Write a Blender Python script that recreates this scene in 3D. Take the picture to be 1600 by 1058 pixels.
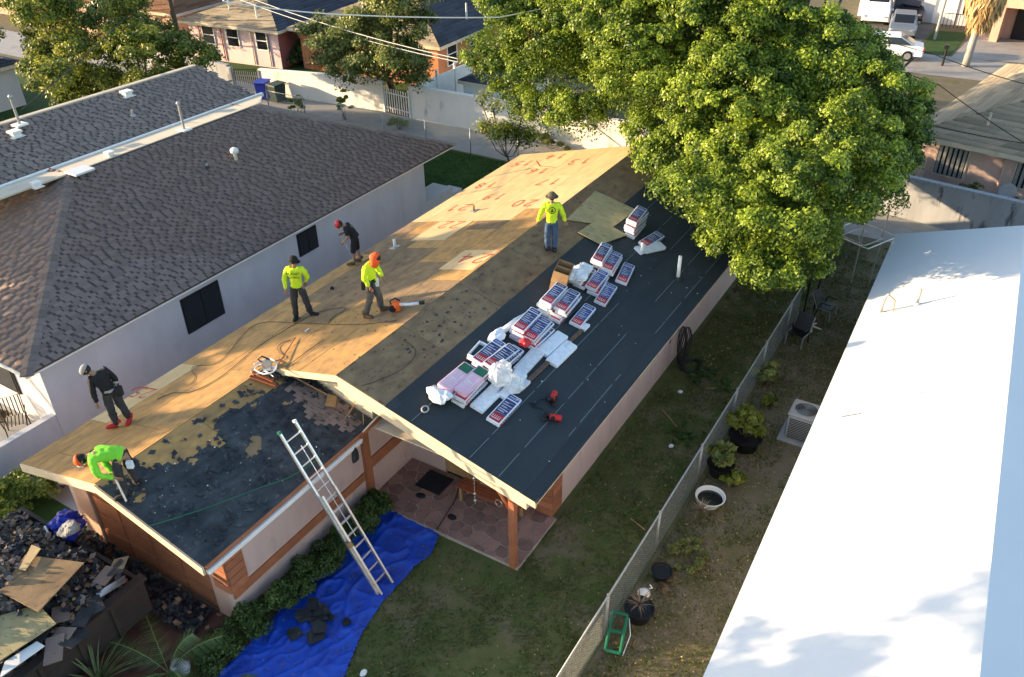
import bpy, math, random
import numpy as np
from mathutils import Vector, Matrix, noise
for o in list(bpy.data.objects): bpy.data.objects.remove(o)
SC=bpy.context.scene; COL=SC.collection
rnd=random.Random(7); RD=math.radians
# ---------------- camera -------------------------------------------------
H=14.3; FPX=1300.0; PITCH=RD(33.1); ROLL=RD(-.7); YAW=RD(31.5)
cp,sp=math.cos(PITCH),math.sin(PITCH)
FH=Vector((-math.sin(YAW),math.cos(YAW),0)); RH=Vector((math.cos(YAW),math.sin(YAW),0)); ZZ=Vector((0,0,1))
FW=cp*FH-sp*ZZ; UP0=sp*FH+cp*ZZ
RT=math.cos(ROLL)*RH+math.sin(ROLL)*UP0; UPV=-math.sin(ROLL)*RH+math.cos(ROLL)*UP0
cam=bpy.data.cameras.new('camera'); co=bpy.data.objects.new('camera',cam); COL.objects.link(co)
m=Matrix((RT,UPV,-FW)).transposed().to_4x4(); m.translation=Vector((0,0,H)); co.matrix_world=m
cam.sensor_width=36; cam.lens=FPX/1600*36; cam.clip_end=2000; cam.clip_start=.1
SC.camera=co
# ---------------- light --------------------------------------------------
SUN_EL=RD(10.5); SDIR=Vector((math.cos(RD(28)),math.sin(RD(28)),0))   # direction the light travels, on the ground
toSun=(-SDIR*math.cos(SUN_EL)+ZZ*math.sin(SUN_EL)).normalized()
w=bpy.data.worlds.new('World'); SC.world=w; w.use_nodes=True
nt=w.node_tree; sky=nt.nodes.new('ShaderNodeTexSky'); sky.sky_type='NISHITA'; sky.sun_disc=False
sky.sun_elevation=SUN_EL; sky.sun_rotation=math.atan2(toSun.x,toSun.y)
bg=nt.nodes['Background']; bg.inputs[1].default_value=.15; nt.links.new(sky.outputs[0],bg.inputs[0])
sl=bpy.data.lights.new('sun','SUN'); sl.energy=4.2; sl.angle=RD(.5); sl.color=(1,.74,.44)
so=bpy.data.objects.new('sun',sl); COL.objects.link(so); so.rotation_euler=toSun.to_track_quat('Z','Y').to_euler()
SC.view_settings.view_transform='Standard'; SC.view_settings.look='None'; SC.view_settings.exposure=1.75; SC.view_settings.gamma=1
SC.view_settings.use_curve_mapping=False
SC.render.engine='CYCLES'
# ---------------- measured surfaces -------------------------------------
def ray(x,y): return (x-800)/FPX*RT-(y-529)/FPX*UPV+FW
def G(x,y,z=0):
    d=ray(x,y); return Vector((0,0,H))+d*((z-H)/d.z)
def PL(x,y,z0,b,x0):          # plane z=z0+b*(X-x0)
    d=ray(x,y); t=(z0-b*x0-H)/(d.z-b*d.x); return Vector((0,0,H))+d*t
XR=-10.97; ZR=3.8; XL=-16.0; XE=-5.97; ZE=2.5; XW=-13.2; ZW=3.22; XWE=-10.4
bL=(ZR-ZE)/(XR-XL); bR=-(ZR-ZE)/(XE-XR); bW=-(ZW-ZE)/(XWE-XW)
def zL(x): return ZR+bL*(x-XR)
def zR(x): return ZR+bR*(x-XR)
def zW(x): return ZW+bW*(x-XW)
LSp=lambda x,y:PL(x,y,ZR,bL,XR)
RSp=lambda x,y:PL(x,y,ZR,bR,XR)
WSp=lambda x,y:PL(x,y,ZW,bW,XW)
def proj(P):
    v=Vector(P)-Vector((0,0,H)); d=v.dot(FW)
    return 800+FPX*v.dot(RT)/d, 529-FPX*v.dot(UPV)/d
# ---------------- helpers ------------------------------------------------
def tag(o,label=None,cat=None,group=None,kind=None):
    for k,v in (('label',label),('category',cat),('group',group),('kind',kind)):
        if v: o[k]=v
    return o
def empty(name,loc,label,cat,group=None,rz=0):
    o=bpy.data.objects.new(name,None); COL.objects.link(o); o.location=loc; o.rotation_euler[2]=rz
    o.empty_display_size=.2
    return tag(o,label,cat,group)
def link(name,me,parent=None,world=False):
    o=bpy.data.objects.new(name,me); COL.objects.link(o)
    if parent is not None:
        o.parent=parent
        if world and parent.parent is None: o.location=-parent.location
    return o
class MB:
    def __init__(s): s.v=[]; s.f=[]; s.m=[]
    def add(s,vs,fs,m=0):
        n=len(s.v); s.v+= [tuple(v) for v in vs]; s.f+=[tuple(i+n for i in f) for f in fs]; s.m+=[m]*len(fs); return s
    def box(s,c,d,R=None,m=0):
        c=Vector(c); vs=[]
        for z in (-1,1):
            for x,y in ((-1,-1),(1,-1),(1,1),(-1,1)):
                p=Vector((x*d[0]/2,y*d[1]/2,z*d[2]/2))
                if R is not None: p=R@p
                vs.append(c+p)
        return s.add(vs,[(3,2,1,0),(4,5,6,7),(0,1,5,4),(1,2,6,5),(2,3,7,6),(3,0,4,7)],m)
    def b2(s,x0,x1,y0,y1,z0,z1,m=0): return s.box(((x0+x1)/2,(y0+y1)/2,(z0+z1)/2),(x1-x0,y1-y0,z1-z0),None,m)
    def prism(s,poly,off,m=0):       # poly 3D loop extruded by vector off
        poly=[Vector(p) for p in poly]; off=Vector(off); n=len(poly)
        vs=poly+[p+off for p in poly]
        return s.add(vs,[tuple(range(n-1,-1,-1)),tuple(range(n,2*n))]+[(i,(i+1)%n,n+(i+1)%n,n+i) for i in range(n)],m)
    def tube(s,pts,r,n=8,m=0,cap=True):
        pts=[Vector(p) for p in pts]; rs=r if isinstance(r,(list,tuple)) else [r]*len(pts)
        ref=None; rings=[]; b=len(s.v); vs=[]
        for i,p in enumerate(pts):
            t=(pts[min(i+1,len(pts)-1)]-pts[max(i-1,0)]).normalized()
            if ref is None: ref=Vector((0,0,1)) if abs(t.z)<.9 else Vector((1,0,0))
            a=t.cross(ref).normalized(); ref=a.cross(t).normalized(); bb=ref
            for k in range(n):
                an=2*math.pi*k/n; vs.append(p+(a*math.cos(an)+bb*math.sin(an))*rs[i])
        fs=[]
        for i in range(len(pts)-1):
            for k in range(n): fs.append((i*n+k,i*n+(k+1)%n,(i+1)*n+(k+1)%n,(i+1)*n+k))
        if cap: fs.append(tuple(range(n-1,-1,-1))); fs.append(tuple((len(pts)-1)*n+k for k in range(n)))
        return s.add(vs,fs,m)
    def lathe(s,prof,n=20,c=(0,0,0),m=0,sq=1):
        vs=[];fs=[];c=Vector(c)
        for r,z in prof:
            for k in range(n):
                a=2*math.pi*k/n; vs.append(c+Vector((r*math.cos(a),r*sq*math.sin(a),z)))
        for i in range(len(prof)-1):
            for k in range(n): fs.append((i*n+k,i*n+(k+1)%n,(i+1)*n+(k+1)%n,(i+1)*n+k))
        fs.append(tuple(range(n-1,-1,-1))); fs.append(tuple((len(prof)-1)*n+k for k in range(n)))
        return s.add(vs,fs,m)
    def sph(s,c,r,n=10,m=0):
        c=Vector(c); rr=Vector(r) if hasattr(r,'__len__') else Vector((r,r,r)); vs=[];fs=[]; k2=n//2+1
        for i in range(k2+1):
            t=math.pi*i/k2
            for k in range(n):
                a=2*math.pi*k/n; vs.append(c+Vector((rr.x*math.sin(t)*math.cos(a),rr.y*math.sin(t)*math.sin(a),rr.z*math.cos(t))))
        for i in range(k2):
            for k in range(n): fs.append((i*n+k,(i+1)*n+k,(i+1)*n+(k+1)%n,i*n+(k+1)%n))
        return s.add(vs,fs,m)
    def mesh(s,name,mats,smooth=False):
        me=bpy.data.meshes.new(name); me.from_pydata(s.v,[],s.f)
        if not isinstance(mats,(list,tuple)): mats=[mats]
        for a in mats: me.materials.append(a)
        if len(mats)>1: me.polygons.foreach_set('material_index',s.m)
        if smooth: me.polygons.foreach_set('use_smooth',[True]*len(me.polygons))
        me.update(); return me
    def build(s,name,mats,parent=None,world=False,smooth=False):
        return link(name,s.mesh(name,mats,smooth),parent,world)
def bevel(o,wd=.01,seg=2):
    b=o.modifiers.new('bevel','BEVEL'); b.width=wd; b.segments=seg; b.limit_method='ANGLE'; return o
def top_on(o,root_xyz):   # give a world-built mesh an origin at its base
    R=Vector(root_xyz); o.data.transform(Matrix.Translation(-R)); o.location=R; return o
def fastmesh(name,V,F,mats,col=None,smooth=False,parent=None,world=False,mi=None):
    V=np.asarray(V,dtype=np.float32); F=np.asarray(F,dtype=np.int32); k=F.shape[1]
    me=bpy.data.meshes.new(name); me.vertices.add(len(V)); me.vertices.foreach_set('co',V.ravel())
    me.loops.add(F.size); me.loops.foreach_set('vertex_index',F.ravel())
    me.polygons.add(len(F)); me.polygons.foreach_set('loop_start',np.arange(0,F.size,k,dtype=np.int32))
    me.polygons.foreach_set('loop_total',np.full(len(F),k,dtype=np.int32))
    for a in (mats if isinstance(mats,(list,tuple)) else [mats]): me.materials.append(a)
    if mi is not None: me.polygons.foreach_set('material_index',np.asarray(mi,dtype=np.int32))
    if smooth: me.polygons.foreach_set('use_smooth',np.ones(len(F),dtype=bool))
    me.update(calc_edges=True)
    if col is not None:
        a=me.attributes.new('shade','FLOAT','FACE'); a.data.foreach_set('value',np.asarray(col,dtype=np.float32))
    me.validate()
    return link(name,me,parent,world)
# ---------------- materials ---------------------------------------------
def MAT(name,c1,c2=None,scale=5,rough=.8,bump=0,bscale=None,metal=0,c3=None,s3=1.0,t3=.55,w3=.1,stretch=None,rand=0,attr=0,spec=.3,detail=6,transl=0,shear=0):
    M=bpy.data.materials.new(name); M.use_nodes=True; n=M.node_tree.nodes; l=M.node_tree.links; B=n['Principled BSDF']
    B.inputs['Roughness'].default_value=rough; B.inputs['Metallic'].default_value=metal
    if 'Specular IOR Level' in B.inputs: B.inputs['Specular IOR Level'].default_value=spec
    tc=n.new('ShaderNodeTexCoord'); vec=tc.outputs['Object']
    if stretch:
        mp=n.new('ShaderNodeMapping'); mp.inputs['Scale'].default_value=stretch; l.new(vec,mp.inputs[0]); vec=mp.outputs[0]
    if rand:
        oi=n.new('ShaderNodeObjectInfo'); ad=n.new('ShaderNodeVectorMath'); ad.operation='MULTIPLY_ADD'
        l.new(oi.outputs['Random'],ad.inputs[0]); ad.inputs[1].default_value=(37,51,13); l.new(vec,ad.inputs[2]); vec=ad.outputs[0]
    def nz(sc,dt=detail):
        t=n.new('ShaderNodeTexNoise'); t.inputs['Scale'].default_value=sc; t.inputs['Detail'].default_value=dt; t.inputs['Roughness'].default_value=.62; l.new(vec,t.inputs['Vector']); return t.outputs['Fac']
    def ramp(f,a,b):
        r=n.new('ShaderNodeMapRange'); r.inputs[1].default_value=a; r.inputs[2].default_value=b; l.new(f,r.inputs[0]); return r.outputs[0]
    def mix(f,a,b,mode='MIX'):
        x=n.new('ShaderNodeMix'); x.data_type='RGBA'; x.blend_type=mode
        if isinstance(f,(int,float)): x.inputs[0].default_value=f
        else: l.new(f,x.inputs[0])
        for s,i in ((a,6),(b,7)):
            if isinstance(s,tuple): x.inputs[i].default_value=(*s,1)
            else: l.new(s,x.inputs[i])
        return x.outputs[2]
    c=c1
    if c2: c=mix(ramp(nz(scale),.35,.65),c1,c2)
    if c3: c=mix(ramp(nz(s3),t3,t3+w3),c,c3)
    def val(f,amt):
        r=n.new('ShaderNodeMapRange'); r.inputs[3].default_value=1-amt; r.inputs[4].default_value=1+amt; l.new(f,r.inputs[0])
        cb=n.new('ShaderNodeCombineColor'); [l.new(r.outputs[0],cb.inputs[i]) for i in range(3)]; return cb.outputs[0]
    if rand: c=mix(1.0,c,val(oi.outputs['Random'],rand),'MULTIPLY')
    if attr:
        at=n.new('ShaderNodeAttribute'); at.attribute_name='shade'; c=mix(1.0,c,val(at.outputs['Fac'],attr),'MULTIPLY')
    if isinstance(c,tuple): B.inputs['Base Color'].default_value=(*c,1)
    else: l.new(c,B.inputs['Base Color'])
    if bump:
        b=n.new('ShaderNodeBump'); b.inputs['Strength'].default_value=bump; b.inputs['Distance'].default_value=.02; l.new(nz(bscale or scale*4),b.inputs['Height']); l.new(b.outputs[0],B.inputs['Normal'])
    if transl:
        T=n.new('ShaderNodeBsdfTranslucent'); mx=n.new('ShaderNodeMixShader'); mx.inputs[0].default_value=transl
        if isinstance(c,tuple): T.inputs[0].default_value=(*c,1)
        else: l.new(c,T.inputs[0])
        l.new(B.outputs[0],mx.inputs[1]); l.new(T.outputs[0],mx.inputs[2]); l.new(mx.outputs[0],n['Material Output'].inputs[0])
    return M
def LEAF(name,dark,light,tr=.25):
    M=bpy.data.materials.new(name); M.use_nodes=True; n=M.node_tree.nodes; l=M.node_tree.links; B=n['Principled BSDF']
    at=n.new('ShaderNodeAttribute'); at.attribute_name='shade'; x=n.new('ShaderNodeMix'); x.data_type='RGBA'; l.new(at.outputs['Fac'],x.inputs[0])
    x.inputs[6].default_value=(*dark,1); x.inputs[7].default_value=(*light,1); l.new(x.outputs[2],B.inputs['Base Color'])
    B.inputs['Roughness'].default_value=.45; B.inputs['Specular IOR Level'].default_value=.35
    T=n.new('ShaderNodeBsdfTranslucent'); mx=n.new('ShaderNodeMixShader'); mx.inputs[0].default_value=tr
    l.new(x.outputs[2],T.inputs[0]); l.new(B.outputs[0],mx.inputs[1]); l.new(T.outputs[0],mx.inputs[2]); l.new(mx.outputs[0],n['Material Output'].inputs[0])
    return M
m_osb_old=MAT('osb_weathered',(.255,.17,.092),(.155,.105,.06),3.5,.85,.4,60,c3=(.085,.06,.04),s3=7,t3=.60,w3=.08,stretch=(1,.6,1),rand=.14,detail=9)
m_osb_mid=MAT('osb_aged',(.46,.26,.085),(.27,.16,.07),5,.8,.3,70,c3=(.17,.11,.06),s3=5,t3=.64,w3=.08,stretch=(1,.5,1),rand=.12,detail=9)
m_osb_new=MAT('plywood_new',(.58,.42,.22),(.48,.34,.17),4,.7,.2,60,c3=(.40,.27,.14),s3=14,t3=.63,w3=.05,stretch=(1,.35,1),rand=.08,detail=9)
m_osb_grey=MAT('osb_loose',(.40,.33,.17),(.30,.25,.13),6,.85,.3,60,c3=(.18,.15,.09),s3=9,t3=.6,w3=.05,stretch=(.6,1,1),rand=.1,detail=9)
m_felt=MAT('black_underlayment',(.022,.030,.036),(.031,.040,.046),1.2,.75,.25,30,c3=(.055,.065,.07),s3=2.2,t3=.62,w3=.2,stretch=(1,.4,1),rand=.08)
m_feltold=MAT('torn_felt',(.020,.025,.032),(.055,.06,.066),1.6,.8,.6,22,attr=.35,c3=(.12,.11,.10),s3=7,t3=.63,w3=.05)
m_chalk=MAT('chalk_line',(.20,.25,.27),rough=.9)
m_shdark=MAT('shingle_shadow',(.070,.056,.052),(.095,.076,.07),20,.95,.3,200)
m_shA=MAT('asphalt_shingle',(.225,.165,.14),(.18,.135,.12),30,.95,.5,250,attr=.16,c3=(.21,.15,.11),s3=.7,t3=.6,w3=.3)
m_shAo=MAT('asphalt_shingle_tab',(.225,.165,.14),(.18,.135,.12),30,.95,.5,250,rand=.16,c3=(.21,.15,.11),s3=.7,t3=.6,w3=.3)
m_shB=MAT('asphalt_shingle_brown',(.27,.215,.19),(.22,.175,.16),30,.95,.5,250,attr=.18)
m_shT=MAT('asphalt_shingle_tan',(.30,.25,.18),(.24,.20,.15),12,.95,.4,120,attr=.25)
m_shS=MAT('asphalt_shingle_slate',(.055,.06,.08),(.04,.045,.06),12,.95,.4,120,attr=.25)
m_shO=MAT('asphalt_shingle_rust',(.20,.10,.06),(.15,.08,.05),12,.95,.4,120,attr=.25)
m_cap=MAT('ridge_cap_shingle',(.24,.18,.15),(.16,.125,.11),20,.95,.5,200,rand=.2)
m_cream=MAT('cream_coating',(.60,.52,.40),(.50,.43,.34),2,.8,.2,30,c3=(.35,.29,.23),s3=1.3,t3=.6,w3=.2)
m_white=MAT('white_paint',(.78,.77,.74),(.70,.69,.66),3,.6,.1,30)
m_whiteroof=MAT('white_roof_coating',(.64,.66,.68),(.61,.63,.65),.5,.6,.15,12,c3=(.55,.57,.59),s3=.9,t3=.68,w3=.15)
m_pink=MAT('pink_stucco',(.60,.44,.39),(.52,.375,.33),1.5,.9,.45,60,c3=(.36,.28,.25),s3=1.6,t3=.60,w3=.2,stretch=(1,1,.4))
m_pinkwarm=MAT('peach_stucco',(.58,.36,.27),(.52,.32,.24),1.5,.9,.3,60)
m_trim=MAT('terracotta_paint',(.36,.135,.065),(.29,.11,.055),4,.75,.15,40)
m_brick=MAT('terracotta_brick',(.40,.15,.075),(.30,.115,.06),8,.85,.3,60,rand=.2)
m_fascia=MAT('cream_fascia',(.68,.56,.40),(.60,.49,.36),3,.7,.15,40,c3=(.40,.30,.2),s3=3,t3=.66,w3=.05)
m_wallN=MAT('pale_stucco',(.55,.55,.59),(.49,.50,.54),1.2,.9,.45,60,c3=(.40,.39,.41),s3=1.3,t3=.58,w3=.3,stretch=(1,1,.35))
m_glass=MAT('dark_glass',(.012,.014,.018),rough=.08,spec=.6)
m_black=MAT('black_frame',(.012,.012,.013),rough=.4)
m_alu=MAT('aluminium',(.62,.62,.62),(.52,.52,.52),12,.35,metal=.85)
m_galv=MAT('galvanised_steel',(.40,.41,.41),(.32,.33,.33),12,.45,metal=.5)
m_conc=MAT('concrete',(.36,.35,.34),(.29,.285,.28),2,.9,.3,40,c3=(.2,.2,.2),s3=1.1,t3=.6,w3=.2)
m_concw=MAT('stained_white_wall',(.80,.77,.72),(.70,.68,.65),.8,.9,.3,30,c3=(.36,.35,.34),s3=1.6,t3=.6,w3=.15,stretch=(1,1,.35))
m_concd=MAT('stained_grey_wall',(.34,.35,.37),(.26,.27,.29),1.2,.9,.3,30,c3=(.09,.09,.10),s3=3,t3=.56,w3=.1,stretch=(1,1,.25))
m_lawn=MAT('lawn',(.075,.105,.026),(.125,.115,.045),1.6,.95,1.0,25,c3=(.17,.135,.08),s3=.7,t3=.52,w3=.14,detail=12)
m_lawng=MAT('green_lawn',(.035,.085,.014),(.028,.06,.012),1.2,.95,.8,25,detail=10)
m_dirt=MAT('dirt',(.165,.130,.090),(.115,.105,.048),1.4,.95,.8,20,c3=(.19,.165,.13),s3=2.2,t3=.58,w3=.12,detail=10)
m_asph=MAT('asphalt',(.15,.145,.14),(.11,.108,.105),1.2,.9,.4,60,c3=(.2,.19,.18),s3=.6,t3=.6,w3=.2)
m_drive=MAT('driveway',(.34,.31,.28),(.27,.25,.23),1,.9,.3,40,c3=(.18,.17,.16),s3=.6,t3=.58,w3=.15)
m_grass=MAT('grass_blades',(.085,.125,.026),(.14,.125,.04),1.2,.8,transl=.25)
m_grassg=MAT('grass_blades_green',(.05,.12,.02),(.035,.09,.015),1.2,.8,transl=.25)
m_litter=MAT('fallen_leaves',(.34,.27,.10),(.20,.13,.06),9,.8,attr=.5)
m_stone=MAT('flagstone',(.30,.17,.13),(.23,.13,.105),4,.8,.4,40,rand=.25,c3=(.25,.16,.125),s3=6,t3=.6,w3=.1)
m_drivered=MAT('shaded_red_paving',(.13,.065,.05),(.085,.045,.037),2,.9,.4,30,c3=(.04,.03,.028),s3=1.3,t3=.5,w3=.2)  # red paving with the shade around the trailer put into its dark tones
m_grout=MAT('grout',(.46,.37,.31),(.38,.31,.26),5,.9)
m_tarp=MAT('blue_tarp',(.008,.070,.50),(.008,.055,.42),1.4,.45,.15,60,spec=.5,c3=(.05,.13,.50),s3=1.2,t3=.6,w3=.2)
m_dark=MAT('dark_cloth',(.012,.012,.015),(.02,.02,.024),8,.85,.3,40)
m_wood=MAT('raw_wood',(.42,.26,.12),(.34,.20,.09),8,.8,.2,40,stretch=(1,1,.2))
m_bark=MAT('bark',(.11,.085,.06),(.07,.055,.04),8,.95,.6,30,stretch=(1,1,.25))
m_rust=MAT('rusty_orange_metal',(.36,.10,.04),(.26,.075,.03),12,.7,.2,40)
m_red=MAT('red_paint',(.50,.02,.02),rough=.45)
m_spray=MAT('red_spray_paint',(.46,.02,.02),(.42,.04,.03),20,.8)
m_orangep=MAT('orange_plastic',(.72,.12,.02),rough=.4)
m_cord=MAT('cable_rubber',(.03,.025,.025),rough=.6)
m_green=MAT('green_plastic',(.01,.13,.07),rough=.5)
m_bluep=MAT('blue_plastic',(.012,.03,.33),rough=.45)
m_dkgreen=MAT('dark_green_plastic',(.02,.04,.035),rough=.5)
m_skin=MAT('skin',(.30,.16,.10),rough=.6)
m_skind=MAT('skin_dark',(.16,.085,.055),rough=.6)
m_hiv=MAT('hi_vis_yellow',(.62,.82,.03),(.55,.76,.02),5,.7,.3,15,transl=.1)
m_hig=MAT('lime_green_shirt',(.24,.72,.05),(.20,.62,.04),5,.75,.3,15,transl=.1)
m_hio=MAT('hi_vis_orange',(.90,.12,.03),(.80,.10,.02),5,.7,.3,15,transl=.1)
m_blk=MAT('black_shirt',(.010,.010,.012),(.016,.016,.019),6,.85,.3,15)
m_char=MAT('charcoal_trousers',(.03,.03,.034),(.045,.043,.045),6,.9,.35,15)
m_grayp=MAT('grey_trousers',(.10,.095,.085),(.07,.066,.06),6,.9,.35,15)
m_jean=MAT('blue_jeans',(.05,.09,.17),(.035,.065,.13),7,.85,.35,15)
m_boot=MAT('brown_boots',(.10,.06,.035),rough=.7)
m_cambrown=MAT('camouflage_cloth',(.11,.10,.065),(.05,.04,.03),14,.9)
m_hair=MAT('black_hair',(.012,.01,.009),rough=.6)
m_bw=MAT('bundle_white',(.74,.76,.80),(.58,.62,.68),9,.35,.6,12,rand=.12)
m_bblue=MAT('bundle_navy',(.02,.035,.16),(.04,.06,.22),8,.35,.5,14,rand=.35,c3=(.35,.38,.45),s3=9,t3=.62,w3=.04)
m_bred=MAT('bundle_red',(.52,.03,.04),(.44,.02,.03),8,.35,.5,14,rand=.25,c3=(.6,.45,.45),s3=9,t3=.64,w3=.04)
m_bpink=MAT('bundle_pink',(.74,.50,.60),(.66,.40,.50),6,.4,.4,14)
m_bgreen=MAT('bundle_green',(.02,.15,.08),(.02,.11,.06),6,.4,.4,14)
m_card=MAT('cardboard',(.36,.22,.11),(.30,.18,.09),8,.9)
m_film=bpy.data.materials.new('plastic_film'); m_film.use_nodes=True
_n=m_film.node_tree.nodes;_l=m_film.node_tree.links;_t=_n.new('ShaderNodeBsdfTransparent');_g=_n['Principled BSDF'];_g.inputs['Base Color'].default_value=(.8,.82,.85,1);_g.inputs['Roughness'].default_value=.15
_x=_n.new('ShaderNodeMixShader');_x.inputs[0].default_value=.5;_l.new(_t.outputs[0],_x.inputs[1]);_l.new(_g.outputs[0],_x.inputs[2]);_l.new(_x.outputs[0],_n['Material Output'].inputs[0])
m_leaf1=LEAF('sea_grape_leaf',(.030,.075,.008),(.33,.43,.045),.35)
m_leaf2=LEAF('yard_tree_leaf',(.05,.09,.010),(.36,.37,.055),.35)
m_leaf3=LEAF('dull_tree_leaf',(.05,.08,.015),(.34,.36,.10),.3)
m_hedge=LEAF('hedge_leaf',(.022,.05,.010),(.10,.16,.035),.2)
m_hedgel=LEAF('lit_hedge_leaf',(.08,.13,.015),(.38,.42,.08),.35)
m_dryleaf=LEAF('dry_leaf',(.10,.07,.03),(.30,.22,.12),.2)
m_palm=LEAF('palm_leaf',(.03,.08,.02),(.14,.22,.08),.25)
m_thatch=LEAF('dry_palm_thatch',(.30,.19,.08),(.60,.42,.20),.2)
# ---------------- foliage ----------------------------------------------
def leaves(P,N,size,rng,asp=.55,jit=.8,droop=.0):
    n=len(P); r=rng.normal(size=(n,3)); d=N+jit*r; d/=np.linalg.norm(d,axis=1)[:,None]+1e-9
    t=rng.normal(size=(n,3)); t-=d*(t*d).sum(1)[:,None]; t/=np.linalg.norm(t,axis=1)[:,None]+1e-9
    t[:,2]-=droop; b=np.cross(d,t); s=(size*rng.uniform(.6,1.3,n))[:,None]
    V=np.stack([P-t*s*.5,P+b*s*asp*.5,P+t*s*.5,P-b*s*asp*.5],1).reshape(-1,3)
    F=np.arange(4*n).reshape(-1,4); return V,F
def clumpcloud(centers,radii,n,rng,flat=.8,shell=.55):
    C=np.asarray(centers); R=np.asarray(radii); k=rng.integers(0,len(C),n)
    pr=(R**2)/(R**2).sum(); k=rng.choice(len(C),n,p=pr)
    d=rng.normal(size=(n,3)); d/=np.linalg.norm(d,axis=1)[:,None]; d[:,2]=np.abs(d[:,2])*.75+d[:,2]*.25
    rr=R[k]*(shell+(1-shell)*rng.random(n)); P=C[k]+d*rr[:,None]*np.array([1,1,flat])
    return P,d,k
def inpoly(px,py,poly):
    ins=np.zeros(len(px),bool); n=len(poly)
    for i in range(n):
        x0,y0=poly[i]; x1,y1=poly[(i+1)%n]
        c=((y0>py)!=(y1>py))&(px<(x1-x0)*(py-y0)/((y1-y0)+1e-9)+x0); ins^=c
    return ins
def nproj(P):
    v=P-np.array([0,0,H]); d=v@np.array(FW); return 800+FPX*(v@np.array(RT))/d,529-FPX*(v@np.array(UPV))/d
def bush(name,base,rx,ry,h,nleaf,size,mt,seed,label,cat,group=None,stems=5,tufts=14,asp=.55,open_=.0,stem_mat=None):
    rng=np.random.default_rng(seed); R=empty(name,base,label,cat,group)
    C=[];Rr=[]
    for i in range(tufts):
        a=rng.uniform(0,2*math.pi); q=math.sqrt(rng.random()); z=h*(.35+.5*rng.random())*(1-.35*q)
        C.append((rx*.75*q*math.cos(a),ry*.75*q*math.sin(a),z)); Rr.append(min(rx,ry,h)*rng.uniform(.26,.42)*(1-open_))
    P,d,k=clumpcloud(C,Rr,nleaf,rng,flat=.85); ok=P[:,2]>.02; P=P[ok];d=d[ok];k=k[ok]
    V,F=leaves(P,d+np.array([0,0,.4]),size,rng,asp)
    sh=np.clip(.25+.5*rng.random(len(P))+.3*rng.normal(size=tufts)[k]*.6,0,1)
    fastmesh('foliage',V,F,mt,sh,parent=R)
    s=MB()
    for i in range(stems):
        c=C[rng.integers(0,len(C))]; s.tube([(c[0]*.15,c[1]*.15,-.02),(c[0]*.5,c[1]*.5,c[2]*.5),c],[.02,.015,.006],5)
    s.build('stem',stem_mat or m_bark,R); return R
def pts2(f,*p): return [f(*q) for q in p]
def polysheet(poly,zf,th=.012):
    return MB().prism([Vector((p[0],p[1],zf(p[0])))for p in poly],(0,0,th))

# ================= GROUND ==================================================
def flat(name,poly,z,mt):
    mb=MB(); mb.add([(p[0],p[1],z) for p in poly],[tuple(range(len(poly)))]); return tag(mb.build(name,mt),kind='structure')
flat('ground',[(-400,-300),(400,-300),(400,500),(-400,500)],0,m_dirt)
# lawn between the house and the fence, as gently uneven sheets
def terrain(name,x0,x1,y0,y1,z,amp,mt,st=.25):
    nx=int((x1-x0)/st)+1; ny=int((y1-y0)/st)+1; V=[];F=[]
    for j in range(ny):
        for i in range(nx):
            x=x0+(x1-x0)*i/(nx-1); y=y0+(y1-y0)*j/(ny-1); e=min(i,j,nx-1-i,ny-1-j)/3.
            V.append((x,y,z+amp*min(1,e)*(.5+.5*noise.noise(Vector((x*1.3,y*1.3,z*50)))))) 
    for j in range(ny-1):
        for i in range(nx-1): a=j*nx+i; F.append((a,a+1,a+nx+1,a+nx))
    return tag(fastmesh(name,V,F,mt,smooth=True),kind='structure')
terrain('front_lawn',-11.0,-4.1,0,31,.006,.035,m_lawn)
terrain('side_yard',-4.09,-1.2,0,31,.006,.04,m_dirt)
terrain('back_lawn',-34,-11.01,26.0,31.5,.006,.03,m_lawng,.5)
terrain('left_garden',-34,-15.7,-12,6.9,.006,.03,m_lawng,.5)
flat('side_passage',[(-19.2,6.9),(-15.6,6.9),(-15.6,26.0),(-19.2,26.0)],.006,m_conc)
flat('alley',[(-75,29.5),(-75,36.2),(-29,34.35),(40,34.2),(40,31.6),(-60,31.6)],.010,m_conc)
flat('driveway',[(-16.4,-6),(-10.9,-6),(-10.9,6.6),(-16.4,6.6)],.03,m_drivered)
flat('far_left_lawn',[(-75,5),(-37,5),(-37,30),(-75,30)],.006,m_lawng)
flat('pink_house_yard',[(-60,36.2),(-29.2,35.1),(-29.2,44),(-60,46)],.014,m_lawng)
flat('street',[(-12,56),(60,58),(60,63),(-12,61)],.012,m_drive)
flat('far_driveway',[(-4.2,61),(2.2,62),(2.2,69),(-3.6,69)],.018,m_drive)
flat('far_lawn',[(-6.4,61.2),(-4.3,61.2),(-4.0,68.6),(-6.2,68.2)],.02,m_lawng)
flat('far_lawn_right',[(2.4,58),(14,58),(14,70),(2.4,70)],.02,m_lawng)
flat('far_drive_left',[(-11,61),(-6.5,61.2),(-6.4,70),(-10.5,70)],.018,m_asph)
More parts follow.
